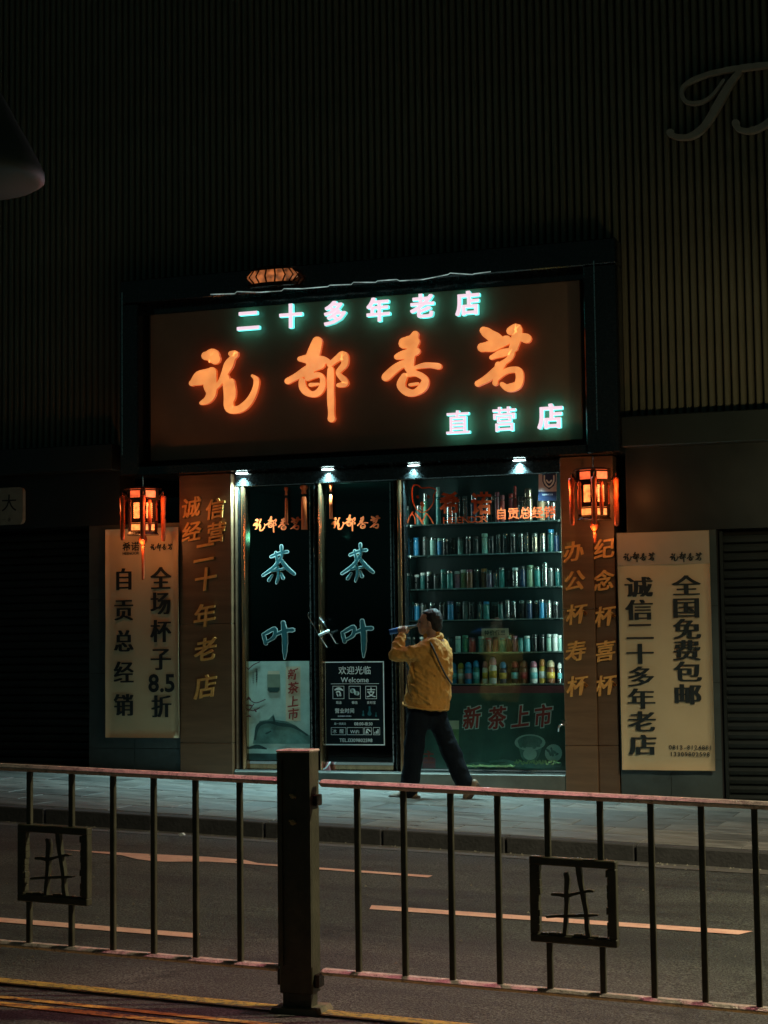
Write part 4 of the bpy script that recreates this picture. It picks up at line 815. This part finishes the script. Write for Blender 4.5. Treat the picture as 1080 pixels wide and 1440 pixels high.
# ------------------------------------------------------------------ downlights and lanterns
for i, (x, yy, lab) in enumerate(((-7.56, 17.03, 'leftmost white downlight in the soffit, over the left pillar edge'), (-6.6, 17.05, 'white downlight in the soffit between the two glass doors'), (-5.67, 17.08, 'white downlight in the soffit at the left end of the display window'), (-4.56, 17.06, 'rightmost white downlight in the soffit, over the display window'))):
    t = thing('downlight', lab, 'downlight', (x, yy, 3.478), 'downlights in the shop soffit')
    MB().lathe([(.075, 0), (.08, -.006), (.07, -.008)], (x, yy, 3.478), 20).build('rim', K['lacquer'], t)
    MB().lathe([(.064, -.0083), (.064, -.0105)], (x, yy, 3.478), 20).build('lens', K['down'], t)
    lamp('downlight_beam', 'SPOT', (x, yy-.0, 3.44), (420, 420, 520, 640)[i], (.50, .95, .97), (x-.05, yy-.2, .2), .04, 106, 1)
def lantern(cx, cy, Y, sc, label, tas=True, full=True, rot=-3, cl=50):
    "hexagonal palace lantern: three tiers of glowing panels in black lacquer, red tassels"
    X, Z = at(cx, cy, Y); t = thing('lantern', label, 'lantern', (X, Y, Z), 'red palace lanterns by the sign')
    u = sc/148
    MB().tube([(X, Y, Z+34*u), (X, Y, Z+52*u)], .006, 6).build('hook', K['steel'], t)
    def hexa(r, z0, z1, r2=None, nm='tier', n=6):
        r2 = r2 or r; mb = MB(); vs = [(X+rr*math.cos(R(60*k+rot)), Y+rr*math.sin(R(60*k+rot)), z) for rr, z in ((r, z0), (r2, z1)) for k in range(6)]
        mb.add(vs, [(k, (k+1) % 6, (k+1) % 6+6, k+6) for k in range(6)]+[(5, 4, 3, 2, 1, 0), (6, 7, 8, 9, 10, 11)]); return mb.build(nm, K['lacquer'], t)
    tiers = [(27*u, 30*u, 16*u, 'red_amber', .64), (22*u, 14*u, -18*u, 'amber', .50), (25*u, -22*u, -34*u, 'amber', .62)]
    hexa(12*u, Z+30*u, Z+37*u, 27*u, 'roof') if False else hexa(33*u, Z+31*u, Z+35*u, 17*u, 'roof')
    hexa(28*u, Z+13*u, Z+16*u, nm='rim_moulding'); hexa(26*u, Z-21*u, Z-17.5*u, nm='rim_moulding'); hexa(28*u, Z-39*u, Z-34*u, 24*u, 'base_moulding')
    for r, z1, z0, m, fr_ in tiers:
        for k in range(6):
            a, b = R(60*k+rot), R(60*(k+1)+rot); A_ = Vector((math.cos(a), math.sin(a), 0))*r; B_ = Vector((math.cos(b), math.sin(b), 0))*r
            c0 = Vector((X, Y, 0)); mrg = (1-fr_)/2; dz = (z1-z0)*.12
            def P(s, z, off=0): q = A_.lerp(B_, s); q = q+(A_+B_).normalized()*off; return (c0.x+q.x, c0.y+q.y, Z+z)
            fm = MB().add([P(0, z0), P(1, z0), P(1, z1), P(0, z1), P(mrg, z0+dz), P(1-mrg, z0+dz), P(1-mrg, z1-dz), P(mrg, z1-dz),
                           P(0, z0, .004), P(1, z0, .004), P(1, z1, .004), P(0, z1, .004), P(mrg, z0+dz, .004), P(1-mrg, z0+dz, .004), P(1-mrg, z1-dz, .004), P(mrg, z1-dz, .004)],
                          [(8, 9, 13, 12), (9, 10, 14, 13), (10, 11, 15, 14), (11, 8, 12, 15), (4, 5, 13, 12)[::-1], (5, 6, 14, 13)[::-1], (6, 7, 15, 14)[::-1], (7, 4, 12, 15)[::-1]]).build('panel_frame', K['lacquer'], t)
            MB().add([P(mrg*.9, z0+dz*.9, -.004), P(1-mrg*.9, z0+dz*.9, -.004), P(1-mrg*.9, z1-dz*.9, -.004), P(mrg*.9, z1-dz*.9, -.004)], [(0, 1, 2, 3)]).build('glowing_panel', K[m], fm)
            # fretwork beading round the pane
            if m == 'amber' and z1-z0 > 20*u:
                mb = MB()
                for q in range(9):
                    zz = z0+dz+(z1-z0-2*dz)*q/8
                    for s_ in (mrg, 1-mrg): p = P(s_, zz, .002); mb.box(p[0]-.004, p[0]+.004, p[1]-.004, p[1]+.004, p[2]-.003, p[2]+.003)
                mb.build('fretwork', K['lacquer'], fm)
    for k in range(6):
        a = R(60*k+rot); p = (X+25*u*math.cos(a), Y+25*u*math.sin(a)); q = (X+36*u*math.cos(a), Y+36*u*math.sin(a))
        MB().tube([(p[0], p[1], Z+15*u), (q[0], q[1], Z+27*u), (q[0], q[1], Z+25*u)], [.008, .006, .004], 6).build('bracket', K['lacquer'], t)
        if tas:
            d1 = random.uniform(-2, 2)*u
            w_ = (X+31*u*math.cos(a+.34), Y+31*u*math.sin(a+.34))
            MB().lathe([(1.6*u, 0), (3.0*u, -3*u), (1.6*u, -8*u), (2.6*u, -11*u), (3.0*u, -32*u), (2.3*u, -46*u+d1)], (w_[0], w_[1], Z+14*u), 8).tube([(w_[0], w_[1], Z+14*u), (p[0], p[1], Z+17*u)], .002, 4).build('tassel', K['tassel'], t, True)
            tt = MB().tube([(q[0], q[1], Z+25*u), (q[0], q[1], Z+20*u)], .003, 5).build('tassel_cord', K['tassel'], t)
            MB().lathe([(3.2*u, 0), (4.2*u, -4*u), (3.0*u, -22*u), (3.8*u, -26*u), (2.6*u, -34*u), (3.6*u, -38*u), (3.2*u, (-62*u+d1)), (2.6*u, -66*u+d1)], (q[0], q[1], Z+20*u), 9, sy=1).build('tassel', K['tassel'], tt, True)
    mb = MB()
    MB().lathe([(2*u, 0), (6*u, -5*u), (7*u, -9*u), (3*u, -15*u), (2*u, -18*u)], (X, Y, Z-38*u), 10).build('finial', K['tassel'], t, True)
    MB().lathe([(2.0*u, 0), (2.4*u, -4*u), (2.0*u, -cl*u), (1.6*u, -(cl+2)*u)], (X, Y, Z-56*u), 8).build('centre_tassel', K['tassel'], t, True)
    if full:
        l = lamp('lantern_light', 'POINT', (X, Y-.03, Z-50*u), 5.5, (1, .34, .1), size=.05)
        l = lamp('lantern_light', 'POINT', (X, Y+31*u, Z), 1.6, (1, .28, .08), size=.04)
        l = lamp('lantern_light', 'POINT', (X+36*u, Y-28*u, Z+4*u), 2.2, (1, .3, .08), size=.03)
        l = lamp('lantern_light', 'POINT', (X-36*u, Y-28*u, Z+4*u), 2.2, (1, .3, .08), size=.03)
    return t
lantern(201, 717, 16.62, 1.0, 'lit orange palace lantern with red tassels hanging over the left banner')
lantern(835, 693, 16.62, 1.0, 'lit orange palace lantern with red tassels hanging in front of the right pillar', rot=-17, cl=14)
# squat glowing shape added as the orange reflection on top of the surround
X, Z = at(383, 389, 16.7); t = thing('lantern', 'dim orange lantern shape added as a reflection high above the left part of the sign', 'lantern', (X, 16.7, Z))
u = 1/148
K['reflected_amber'] = glow('reflected_amber', (1, .27, .07), .30, .9, 14)
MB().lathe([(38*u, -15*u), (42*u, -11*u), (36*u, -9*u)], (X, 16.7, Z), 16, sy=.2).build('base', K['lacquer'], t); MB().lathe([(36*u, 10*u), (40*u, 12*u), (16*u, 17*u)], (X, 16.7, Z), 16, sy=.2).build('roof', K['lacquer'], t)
MB().lathe([(34*u, -9*u), (42*u, -3*u), (43*u, 3*u), (34*u, 10*u)], (X, 16.7, Z), 16, sy=.2).build('reflection_body', K['reflected_amber'], t)
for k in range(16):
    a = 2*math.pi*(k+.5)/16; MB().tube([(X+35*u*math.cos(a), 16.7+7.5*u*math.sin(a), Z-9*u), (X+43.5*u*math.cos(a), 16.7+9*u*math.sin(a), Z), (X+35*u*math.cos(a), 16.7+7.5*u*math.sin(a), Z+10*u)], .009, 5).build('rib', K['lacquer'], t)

# ------------------------------------------------------------------ railing in the middle of the road
YR = 7.5
def rt(x, h): return h-.033*(x+2.65)
def railing(x0, x1, bars, emb, label):
    t = thing('railing', label, 'railing', ((x0+x1)/2, YR, rt((x0+x1)/2, 0)), 'railing panels along the road')
    d = -.033
    MB().box(x0, x1, YR-.03, YR+.03, rt(x0, 1.012), rt(x0, 1.044), sl=d, bev=.013).build('top_rail', K['rail'], t)
    MB().box(x0, x1, YR-.03, YR+.03, rt(x0, .182), rt(x0, .209), sl=d, bev=.011).build('bottom_rail', K['rail'], t)
    e0, e1 = emb, emb+.375; h0, h1 = .405, .765
    for b in bars:
        segs = [(.207, 1.012)] if not (e0 < b < e1) else [(.207, h0+.0), (h1, 1.012)]
        for a, c in segs: MB().box(b-.0125, b+.0125, YR-.0125, YR+.0125, rt(b, a)-.001, rt(b, c)+.001, bev=.003).build('baluster', K['fence'], t)
    # cast panel with the well emblem
    fm = MB(); w = .034
    fm.box(e0, e1, YR-.035, YR+.015, rt(e0, h1-w), rt(e0, h1), sl=d, bev=.004); fm.box(e0, e1, YR-.035, YR+.015, rt(e0, h0), rt(e0, h0+w), sl=d, bev=.004)
    fm.box(e0, e0+w, YR-.033, YR+.013, rt(e0, h0+w)+.0, rt(e0, h1-w), bev=.003); fm.box(e1-w, e1, YR-.033, YR+.013, rt(e1, h0+w), rt(e1, h1-w), bev=.003)
    random.seed(3)
    for k in range(9):       # rough cast inner edge
        z = h0+w+.01+k*.031; q = random.uniform(.004, .012); fm.box(e0+w-.002, e0+w+q, YR-.03, YR+.01, rt(e0, z), rt(e0, z+.03), bev=.002)
        q = random.uniform(.003, .012); fm.box(e1-w-q, e1-w+.002, YR-.03, YR+.01, rt(e1, z), rt(e1, z+.03), bev=.002)
    for k in range(8):
        x = e0+w+.01+k*.036; q = random.uniform(.003, .012); fm.box(x, x+.033, YR-.029, YR+.009, rt(x, h0+w-.002), rt(x, h0+w+q), bev=.002)
    fo = fm.build('emblem_frame', K['fence'], t)
    tf = lambda a, b: (e0+(a-145)/830*.375, rt(e0+(a-145)/830*.375, h1)-(b-110-(a-145)*.045)/855*.36)
    mb = MB(); brush(mb, [[(492, 285, 20), (505, 340, 24), (498, 450, 22), (495, 600, 20), (482, 760, 18), (468, 925, 19)], [(612, 190, 24), (630, 350, 24), (655, 500, 22), (680, 650, 20), (685, 800, 19), (702, 925, 20)],
        [(362, 490, 14), (430, 492, 16), (500, 500, 20), (580, 480, 14), (700, 450, 14), (748, 450, 11)], [(308, 716, 12), (420, 706, 13), (560, 698, 15), (700, 690, 13), (788, 685, 9)]], YR-.028, .028, tf); mb.build('well_emblem', K['fence'], fo)
    return t
railing(-5.6, -3.155, [-5.32, -5.10, -4.88, -4.66, -4.442, -4.216, -3.997, -3.786, -3.572, -3.35], -4.49, 'left railing panel with a square well emblem, left of the road post')
railing(-2.955, -.52, [-2.779, -2.561, -2.344, -2.131, -1.909, -1.679, -1.462, -1.25, -1.03, -.80], -1.985, 'right railing panel with a square well emblem, right of the road post')
def post(xc, label):
    g = road_z(xc); t = thing('railing_post', label, 'post', (xc, YR, g), 'posts of the road railing')
    w, d, h = .079, .085, g+1.145
    mb = MB(); mb.box(xc-w, xc+w, YR-.06, YR+.04, g+.08, h, bev=.004); mb.box(xc-w, xc-w+.022, YR-.072, YR-.059, g+.2, h-.002); mb.box(xc+w-.022, xc+w, YR-.072, YR-.059, g+.2, h-.002); mb.box(xc-w+.0225, xc+w-.0225, YR-.072, YR-.059, h-.032, h-.002)
    mb.build('column', K['fence'], t)
    MB().box(xc-w-.004, xc+w+.004, YR-.078, YR+.046, h, h+.012, bev=.004).build('cap', K['rail'], t)
    MB().box(xc-w+.012, xc+w-.012, YR-.05, YR+.03, g+.0, g+.082).build('foot', K['fence'], t)
    MB().add([(xc-.13, YR-.13, g-.04), (xc+.14, YR-.13, g-.04), (xc+.14, YR+.1, g-.04), (xc-.13, YR+.1, g-.04), (xc-.10, YR-.10, g+.022), (xc+.11, YR-.10, g+.022), (xc+.11, YR+.075, g+.022), (xc-.10, YR+.075, g+.022)],
             [(4, 5, 6, 7), (0, 1, 5, 4), (1, 2, 6, 5), (2, 3, 7, 6), (3, 0, 4, 7), (3, 2, 1, 0)]).build('plinth', mat('concrete_base', (.16, .14, .09), .85, var=.3, scale=14, bump=.4), t)
    for zz, s_ in ((.95, 1), (.835, 1.2)):
        b = MB(); n = 6; b.tube([(xc-.005, YR-.075, g+zz), (xc-.005, YR-.062, g+zz)], .011*s_, 6); b.tube([(xc-.018*s_, YR-.07, g+zz+.008), (xc+.012, YR-.075, g+zz-.004)], .005, 5); b.build('bolt', K['rust'], t)
    MB().box(xc+w, xc+w+.02, YR-.04, YR+.03, g+.905, g+.955, bev=.004).build('bracket', K['lacquer'], t); MB().box(xc+w, xc+w+.022, YR-.04, YR+.03, g+.105, g+.165, bev=.004).build('bracket', K['lacquer'], t)
    MB().box(xc-w-.02, xc-w, YR-.04, YR+.03, g+.11, g+.18, bev=.004).build('bracket', K['lacquer'], t)
    return t
post(-3.056, 'square dark post standing between the two railing panels')
post(-.42, 'railing post beyond the right edge of the view')

# ------------------------------------------------------------------ man walking
def remesh(mb, name, m, parent, vox, smooth=2, disp=None):
    me = bpy.data.meshes.new('tmp'); me.from_pydata(mb.v, [], mb.f); me.update()
    o = bpy.data.objects.new('tmp', me); C.objects.link(o)
    r = o.modifiers.new('r', 'REMESH'); r.mode = 'VOXEL'; r.voxel_size = vox
    s = o.modifiers.new('s', 'SMOOTH'); s.factor = .6; s.iterations = smooth
    if disp:
        tx = bpy.data.textures.new('folds', 'CLOUDS'); tx.noise_scale = disp[1]; d = o.modifiers.new('d', 'DISPLACE'); d.texture = tx; d.strength = disp[0]; d.mid_level = .5
        s2 = o.modifiers.new('s2', 'SMOOTH'); s2.factor = .5; s2.iterations = 1
    dg = bpy.context.evaluated_depsgraph_get(); ev = o.evaluated_get(dg); out = bpy.data.meshes.new_from_object(ev)
    bpy.data.objects.remove(o); out.materials.clear(); out.materials.append(m)
    out.polygons.foreach_set('use_smooth', [True]*len(out.polygons)); out.name = name
    return put(name, out, parent)
Y0 = 15.9
gx = fx(600, 1122, Y0)
man = thing('person', 'man in a mustard orange jacket and dark trousers walking left, drinking from a blue bottle', 'person', (gx, Y0, walk_z(gx)))
def J(x, y, dy=0.): X, Z = at(x, y, Y0); return (X, Y0+dy, Z)
sk = MB()
sk.ball(J(604.5, 873.5), .098, .077, .108, rot=-.12); sk.ball(J(598, 882.5), .068, .06, .066); sk.ball(J(596, 888.5), .045, .045, .032)
sk.ball(J(588.0, 878.5), .016, .015, .024, rot=.35); sk.ball(J(591.0, 872.5), .022, .05, .014)           # nose, brow
sk.ball(J(590.5, 884.6), .017, .024, .009); sk.ball(J(591, 887.2), .016, .02, .008)                      # lips
for s_ in (-1, 1): sk.ball(J(607, 877.5, s_*.078), .017, .009, .03, rot=-.15)
sk.caps(J(607, 884), .056, J(611, 899), .064)
sk.caps(J(611, 905), .1, J(604, 960), .11); sk.caps(J(604, 960), .11, J(602, 990), .11)
sk.caps(J(612, 910, -.15), .055, J(568, 922, -.21), .042); sk.caps(J(568, 922, -.21), .042, J(571.5, 892, -.13), .026)
sk.caps(J(612, 910, .15), .055, J(600, 952, .2), .04); sk.caps(J(600, 952, .2), .04, J(586, 968, .1), .026)
sk.caps(J(595, 995, -.08), .085, J(587, 1048, -.09), .06); sk.caps(J(587, 1048, -.09), .06, J(580, 1108, -.09), .04); sk.caps(J(580, 1112, -.09), .036, J(564, 1118, -.09), .03)
sk.caps(J(606, 995, .08), .085, J(627, 1048, .09), .06); sk.caps(J(627, 1048, .09), .06, J(653, 1100, .09), .04); sk.caps(J(656, 1104, .09), .036, J(652, 1119, .09), .03)
# near hand round the bottle
sk.ball(J(572.5, 886, -.10), .036, .026, .042, rot=.2)
for k, (fx_, ln) in enumerate(((566.3, .9), (569.6, 1), (573.0, .97), (576.2, .82))):
    a = J(fx_, 889.5, -.118); b = J(fx_-.1, 885.2-.9*ln, -.125); c = J(fx_+.3, 882.2-.8*ln, -.09); d = J(fx_+.6, 884.3, -.062)
    sk.caps(a, .0095, b, .009, 8); sk.caps(b, .009, c, .0085, 8); sk.caps(c, .0085, d, .007, 8)
sk.caps(J(575.5, 890, -.075), .011, J(577.5, 886.6, -.06), .01, 8); sk.caps(J(577.5, 886.6, -.06), .01, J(574, 883.8, -.055), .008, 8)
# far hand, tucked at the waist
sk.ball(J(583, 971, .08), .036, .022, .03)
for k in range(4): sk.caps(J(581, 970+k*1.8, .075), .009, J(576.5, 972+k*1.8, .05), .008, 8)
sk.caps(J(584, 968, .06), .01, J(580, 966, .04), .008, 8)
remesh(sk, 'body', K['skin'], man, .0065, 2)
jk = MB(); rings = []
prof = [(895.5, 604, 617, .07), (899.5, 598.5, 623, .12), (904, 593.5, 628, .175), (912, 587, 632, .215), (925, 581, 634, .225), (940, 578, 634, .22), (958, 576.5, 633, .215), (975, 573.5, 632, .215), (987, 570.5, 630.5, .21), (990.5, 571, 630, .205), (997, 574, 629, .2)]
V = []; n = 28
for y, xl, xr, ry in prof:
    a = J(xl, y-2.2); b = J(xr, y+2.2); cx, cz, rx = (a[0]+b[0])/2, (a[2]+b[2])/2, abs(b[0]-a[0])/2
    for k in range(n):
        th = 6.2832*k/n; c_, s_ = math.cos(th), math.sin(th); c_ = math.copysign(abs(c_)**.85, c_); s_ = math.copysign(abs(s_)**.85, s_)
        V.append((cx+rx*c_, Y0+ry*s_, cz-(rx*c_)*.10))
m_ = len(prof); F = [(i*n+k, (i+1)*n+k, (i+1)*n+(k+1) % n, i*n+(k+1) % n) for i in range(m_-1) for k in range(n)]+[tuple(range(n)), tuple((m_-1)*n+k for k in range(n-1, -1, -1))]
jk.add(V, F)
jk.caps(J(613, 909, -.14), .088, J(592, 919, -.2), .078); jk.caps(J(592, 919, -.2), .078, J(567.5, 920.5, -.22), .064); jk.caps(J(567.5, 920.5, -.22), .062, J(569, 908, -.18), .058); jk.caps(J(569, 908, -.18), .06, J(571, 897, -.14), .044)
jk.caps(J(570.5, 900, -.15), .05, J(571, 896, -.135), .047)
jk.caps(J(613, 909, .14), .085, J(601, 950, .2), .066); jk.caps(J(601, 950, .2), .066, J(587, 966, .11), .048)
jk.caps(J(604, 895), .05, J(615, 896), .06)
# hem cuff bulge and folds
for (a, b, r_) in (((583, 930, -.2), (598, 968, -.21), .014), ((600, 925, -.215), (622, 950, -.2), .012), ((612, 940, -.21), (600, 985, -.2), .012), ((625, 930, -.16), (628, 975, -.15), .013), ((590, 975, -.2), (615, 985, -.2), .012)):
    jk.caps(J(*a), r_, J(*b), r_*.7)
random.seed(11)
for q in range(9):
    yy = 925+q*7; xo = random.uniform(-9, 7); jk.caps(J(603+xo-9, yy-6, -.213), .008, J(603+xo+10, yy+7, -.208), .013)
for (a, b) in (((570, 905, -.235), (578, 912, -.24)), ((566, 912, -.26), (574, 917, -.262)), ((580, 915, -.262), (590, 925, -.262)), ((588, 909, -.25), (598, 921, -.262)), ((567, 901, -.2), (575, 903, -.2))): jk.caps(J(*a), .012, J(*b), .009)
jo = remesh(jk, 'jacket', K['jacket'], man, .008, 2, (.034, .06))
mb = MB(); mb.tube([J(602, 897, -.07), J(606, 898.5, -.09), J(612, 898.5, -.095), J(618, 896.5, -.08), J(620, 893.5, 0)], .013, 8); mb.build('collar', K['jacket'], jo, True)
mb = MB(); mb.tube([J(571.2, 899, -.14), J(571.4, 895.5, -.135)], [.047, .043], 12); mb.build('cuff', K['jacket'], jo, True)
mb = MB(); mb.tube([J(573, 987, -.13), J(576, 990, -.19), J(587, 993, -.218), J(605, 996, -.215), J(625, 997.5, -.15), J(629, 998, -.05)], .008, 6); mb.build('hem', K['jacket'], jo, True)
mb = MB(); mb.tube([J(583, 938, -.225), J(583, 955, -.225), J(585, 972, -.22), J(589, 979, -.215)], [.004, .006, .006, .003], 6); mb.build('pocket_seam', K['jacket_dark'], jo, True)
mb = MB(); mb.tube([J(608, 896.5, -.12), J(614, 902, -.2), J(620, 911, -.245), J(625.5, 924, -.235), J(630, 938, -.2), J(633.5, 950, -.14), J(636.5, 962, -.03)], .009, 6); tag_ = mb.build('shoulder_strap', mat('dark_strap', (.04, .035, .025), .7), man, True)
tr = MB()
tr.caps(J(591, 998, -.06), .115, J(608, 1000, .06), .12); tr.caps(J(600, 992), .12, J(600, 1008), .125)
tr.caps(J(592, 1005, -.085), .108, J(587, 1048, -.09), .094); tr.caps(J(587, 1048, -.09), .098, J(582.5, 1085, -.09), .088); tr.caps(J(582.5, 1085, -.09), .088, J(579.5, 1109, -.09), .09)
tr.caps(J(608, 1005, .085), .108, J(626, 1048, .09), .09); tr.caps(J(626, 1048, .09), .096, J(641, 1085, .09), .088); tr.caps(J(641, 1085, .09), .088, J(650, 1103, .09), .084)
remesh(tr, 'trousers', K['trousers'], man, .011, 2, (.03, .1))
for pts, fl in (([(585, 1117, .045), (575, 1118.5, .045), (563, 1119.5, .04), (554, 1120.5, .03)], -.09), ([(663, 1103, .042), (659.5, 1109, .045), (655, 1116, .042), (651.5, 1121.5, .034)], .09)):
    sh_ = MB()
    for a, b in zip(pts, pts[1:]): sh_.caps(J(a[0], a[1], fl), a[2], J(b[0], b[1], fl), b[2])
    so = remesh(sh_, 'shoe', K['shoe'], man, .008, 2)
    off = 5.0 if fl < 0 else 0
    if fl < 0:
        xa, xb = fx(548, 1122, Y0+fl), fx(590, 1122, Y0+fl); mb = MB(); zz = walk_z((xa+xb)/2); mb.box(xa, xb, Y0+fl-.042, Y0+fl+.042, zz+.001, zz+.026, bev=.009, sl=SL); mb.build('sole', K['sole'], so)
    else:
        mb = MB(); mb.tube([J(668, 1102, fl), J(661.5, 1114, fl), J(655, 1122.5, fl), J(650, 1124.5, fl)], [.026, .03, .032, .02], 8); mb.build('sole', K['sole'], so, True)
hr = MB(); hr.ball(J(609.2, 870.5), .093, .083, .103, rot=-.2); hr.ball(J(614, 880), .055, .07, .062); hr.ball(J(603.5, 862.8), .066, .062, .038, rot=.1)
remesh(hr, 'hair', K['hair'], man, .007, 2, (.012, .03))
ear = MB()
for p in ((598.6, 872.8), ): pass
mb = MB(); mb.ball(J(592.3, 874.6, -.048), .010, .012, .006, n=10); mb.build('eye', K['hair'], man, True)
mb = MB(); mb.tube([J(590.3, 871.3, -.045), J(594.5, 870.6, -.062)], [.004, .003], 5); mb.build('eyebrow', K['hair'], man, True)
# bottle in his hand
a, b = Vector(J(553.5, 889.2, -.12)), Vector(J(588.8, 879.5, -.03)); L = lambda t: tuple(a.lerp(b, t))
t = thing('drink_bottle', 'slim blue bottle held up to the mouth of the walking man', 'bottle', L(.4))
MB().tube([L(0), L(.02), L(.42), L(.5)], [.022, .027, .027, .025], 12).build('body', K['bluep'], t, True); MB().tube([L(.505), L(.62), L(.8), L(.97)], [.024, .022, .014, .013], 12).build('neck', K['clearp'], t, True)

# ------------------------------------------------------------------ hood of a street lamp at the left
X, Z = at(-12, 210, 11.0); t = thing('street_lamp_hood', 'grey bell shaped lamp hood hanging at the left edge of the view', 'lamp', (X, 11, Z))
zb_ = fz(20, 270, 11); pf = []
for px_, py_ in ((51, 262), (50, 250), (42, 232), (32, 212), (20, 190), (8, 165), (0, 150), (-14, 135)):
    xx_, zz_ = at(px_, py_, 11); pf.append((xx_, zz_))
xc_ = fx(-45, 200, 11); prof = [(max(.03, a-xc_-.015), b) for a, b in [(pf[0][0]-.06, fz(45, 270, 11))]+pf]
MB().lathe(prof, (xc_, 11, .11), 32).build('hood', K['lampgrey'], t, True); MB().tube([(xc_, 11, prof[-1][1]-.02), (xc_, 11, prof[-1][1]+3)], .03, 8).build('suspension_rod', K['lampgrey'], t)
# little litter on the pavement and road
t = tag(MB().prism([at(251, 1176, 12.9), at(256, 1175, 12.9), at(259, 1178, 12.9), at(253, 1180, 12.9)], 12.9, 12.93).build('paper_scrap', K['white_decal']), 'tiny pale paper scrap on the road near the kerb on the left', 'litter')
t.location.z = road_z(-6.7)-min(v.co.z for v in t.data.vertices)+.001
X, Z = at(456, 1076, 16.97); t = thing('door_wedge', 'pink and white wedge lying on the step between the two doors', 'wedge', (X, 16.97, .387))
Z = .387; MB().prism([(X-.035, Z), (X+.03, Z), (X+.02, Z+.05), (X+.005, Z+.085), (X-.012, Z+.05)], 17.04, 17.08).build('wedge', mat('pink_plastic', (.6, .2, .22), .5), t); MB().tube([(X-.04, 17.05, Z+.01), (X, 17.03, Z+.03), (X+.04, 17.04, Z+.09)], .007, 6).build('wire', K['white_decal'], t, True)

# ------------------------------------------------------------------ street lamp out of frame on the right, and added unseen lights
LX, LY, LZ = 2.2, 10.4, 5.6
t = thing('street_lamp', 'street lamp on a steel pole right of the view', 'street lamp', (LX+1, LY, road_z(LX)))
MB().tube([(LX+1.2, LY, road_z(LX+1.2)-.1), (LX+1.2, LY, 6.8), (LX+1.0, LY, 7.2), (LX, LY, LZ+.12)], [.08, .06, .05, .04], 10).build('pole', K['lampgrey'], t, True)
MB().box(LX-.25, LX+.15, LY-.1, LY+.1, LZ+.03, LZ+.14, bev=.02).build('lamp_head', K['lampgrey'], t)
lamp('street_lamp_light', 'SPOT', (LX, LY, LZ), 2500, (1, .88, .58), (LX, LY, 0), .12, 150, .5)
lamp('added_slat_flood', 'SPOT', (-1.1, 14.3, 2.8), 58, (1, .82, .42), (-2.2, 17.0, 3.75), .08, 68, 1)  # unseen spot added to light the slats at the right
# unseen pendant added above the frame to put rosy light on the railing
t = thing('added_pendant', 'unseen rosy pendant added above the road railing, over the top of the view', 'lamp', (-2.7, 7.9, 5.75))
MB().lathe([(.02, .25), (.05, .22), (.16, .06), (.17, .0)][::-1], (-2.7, 7.9, 5.72), 16).build('shade', K['lampgrey'], t, True)
MB().tube([(-2.7, 7.9, 5.95), (-2.7, 7.9, 9)], .008, 6).build('cable', K['lacquer'], t)
lamp('added_pendant_light', 'SPOT', (-2.6, 7.9, 5.70), 430, (1, .34, .40), (-2.75, 7.75, 0), .05, 44, .8)
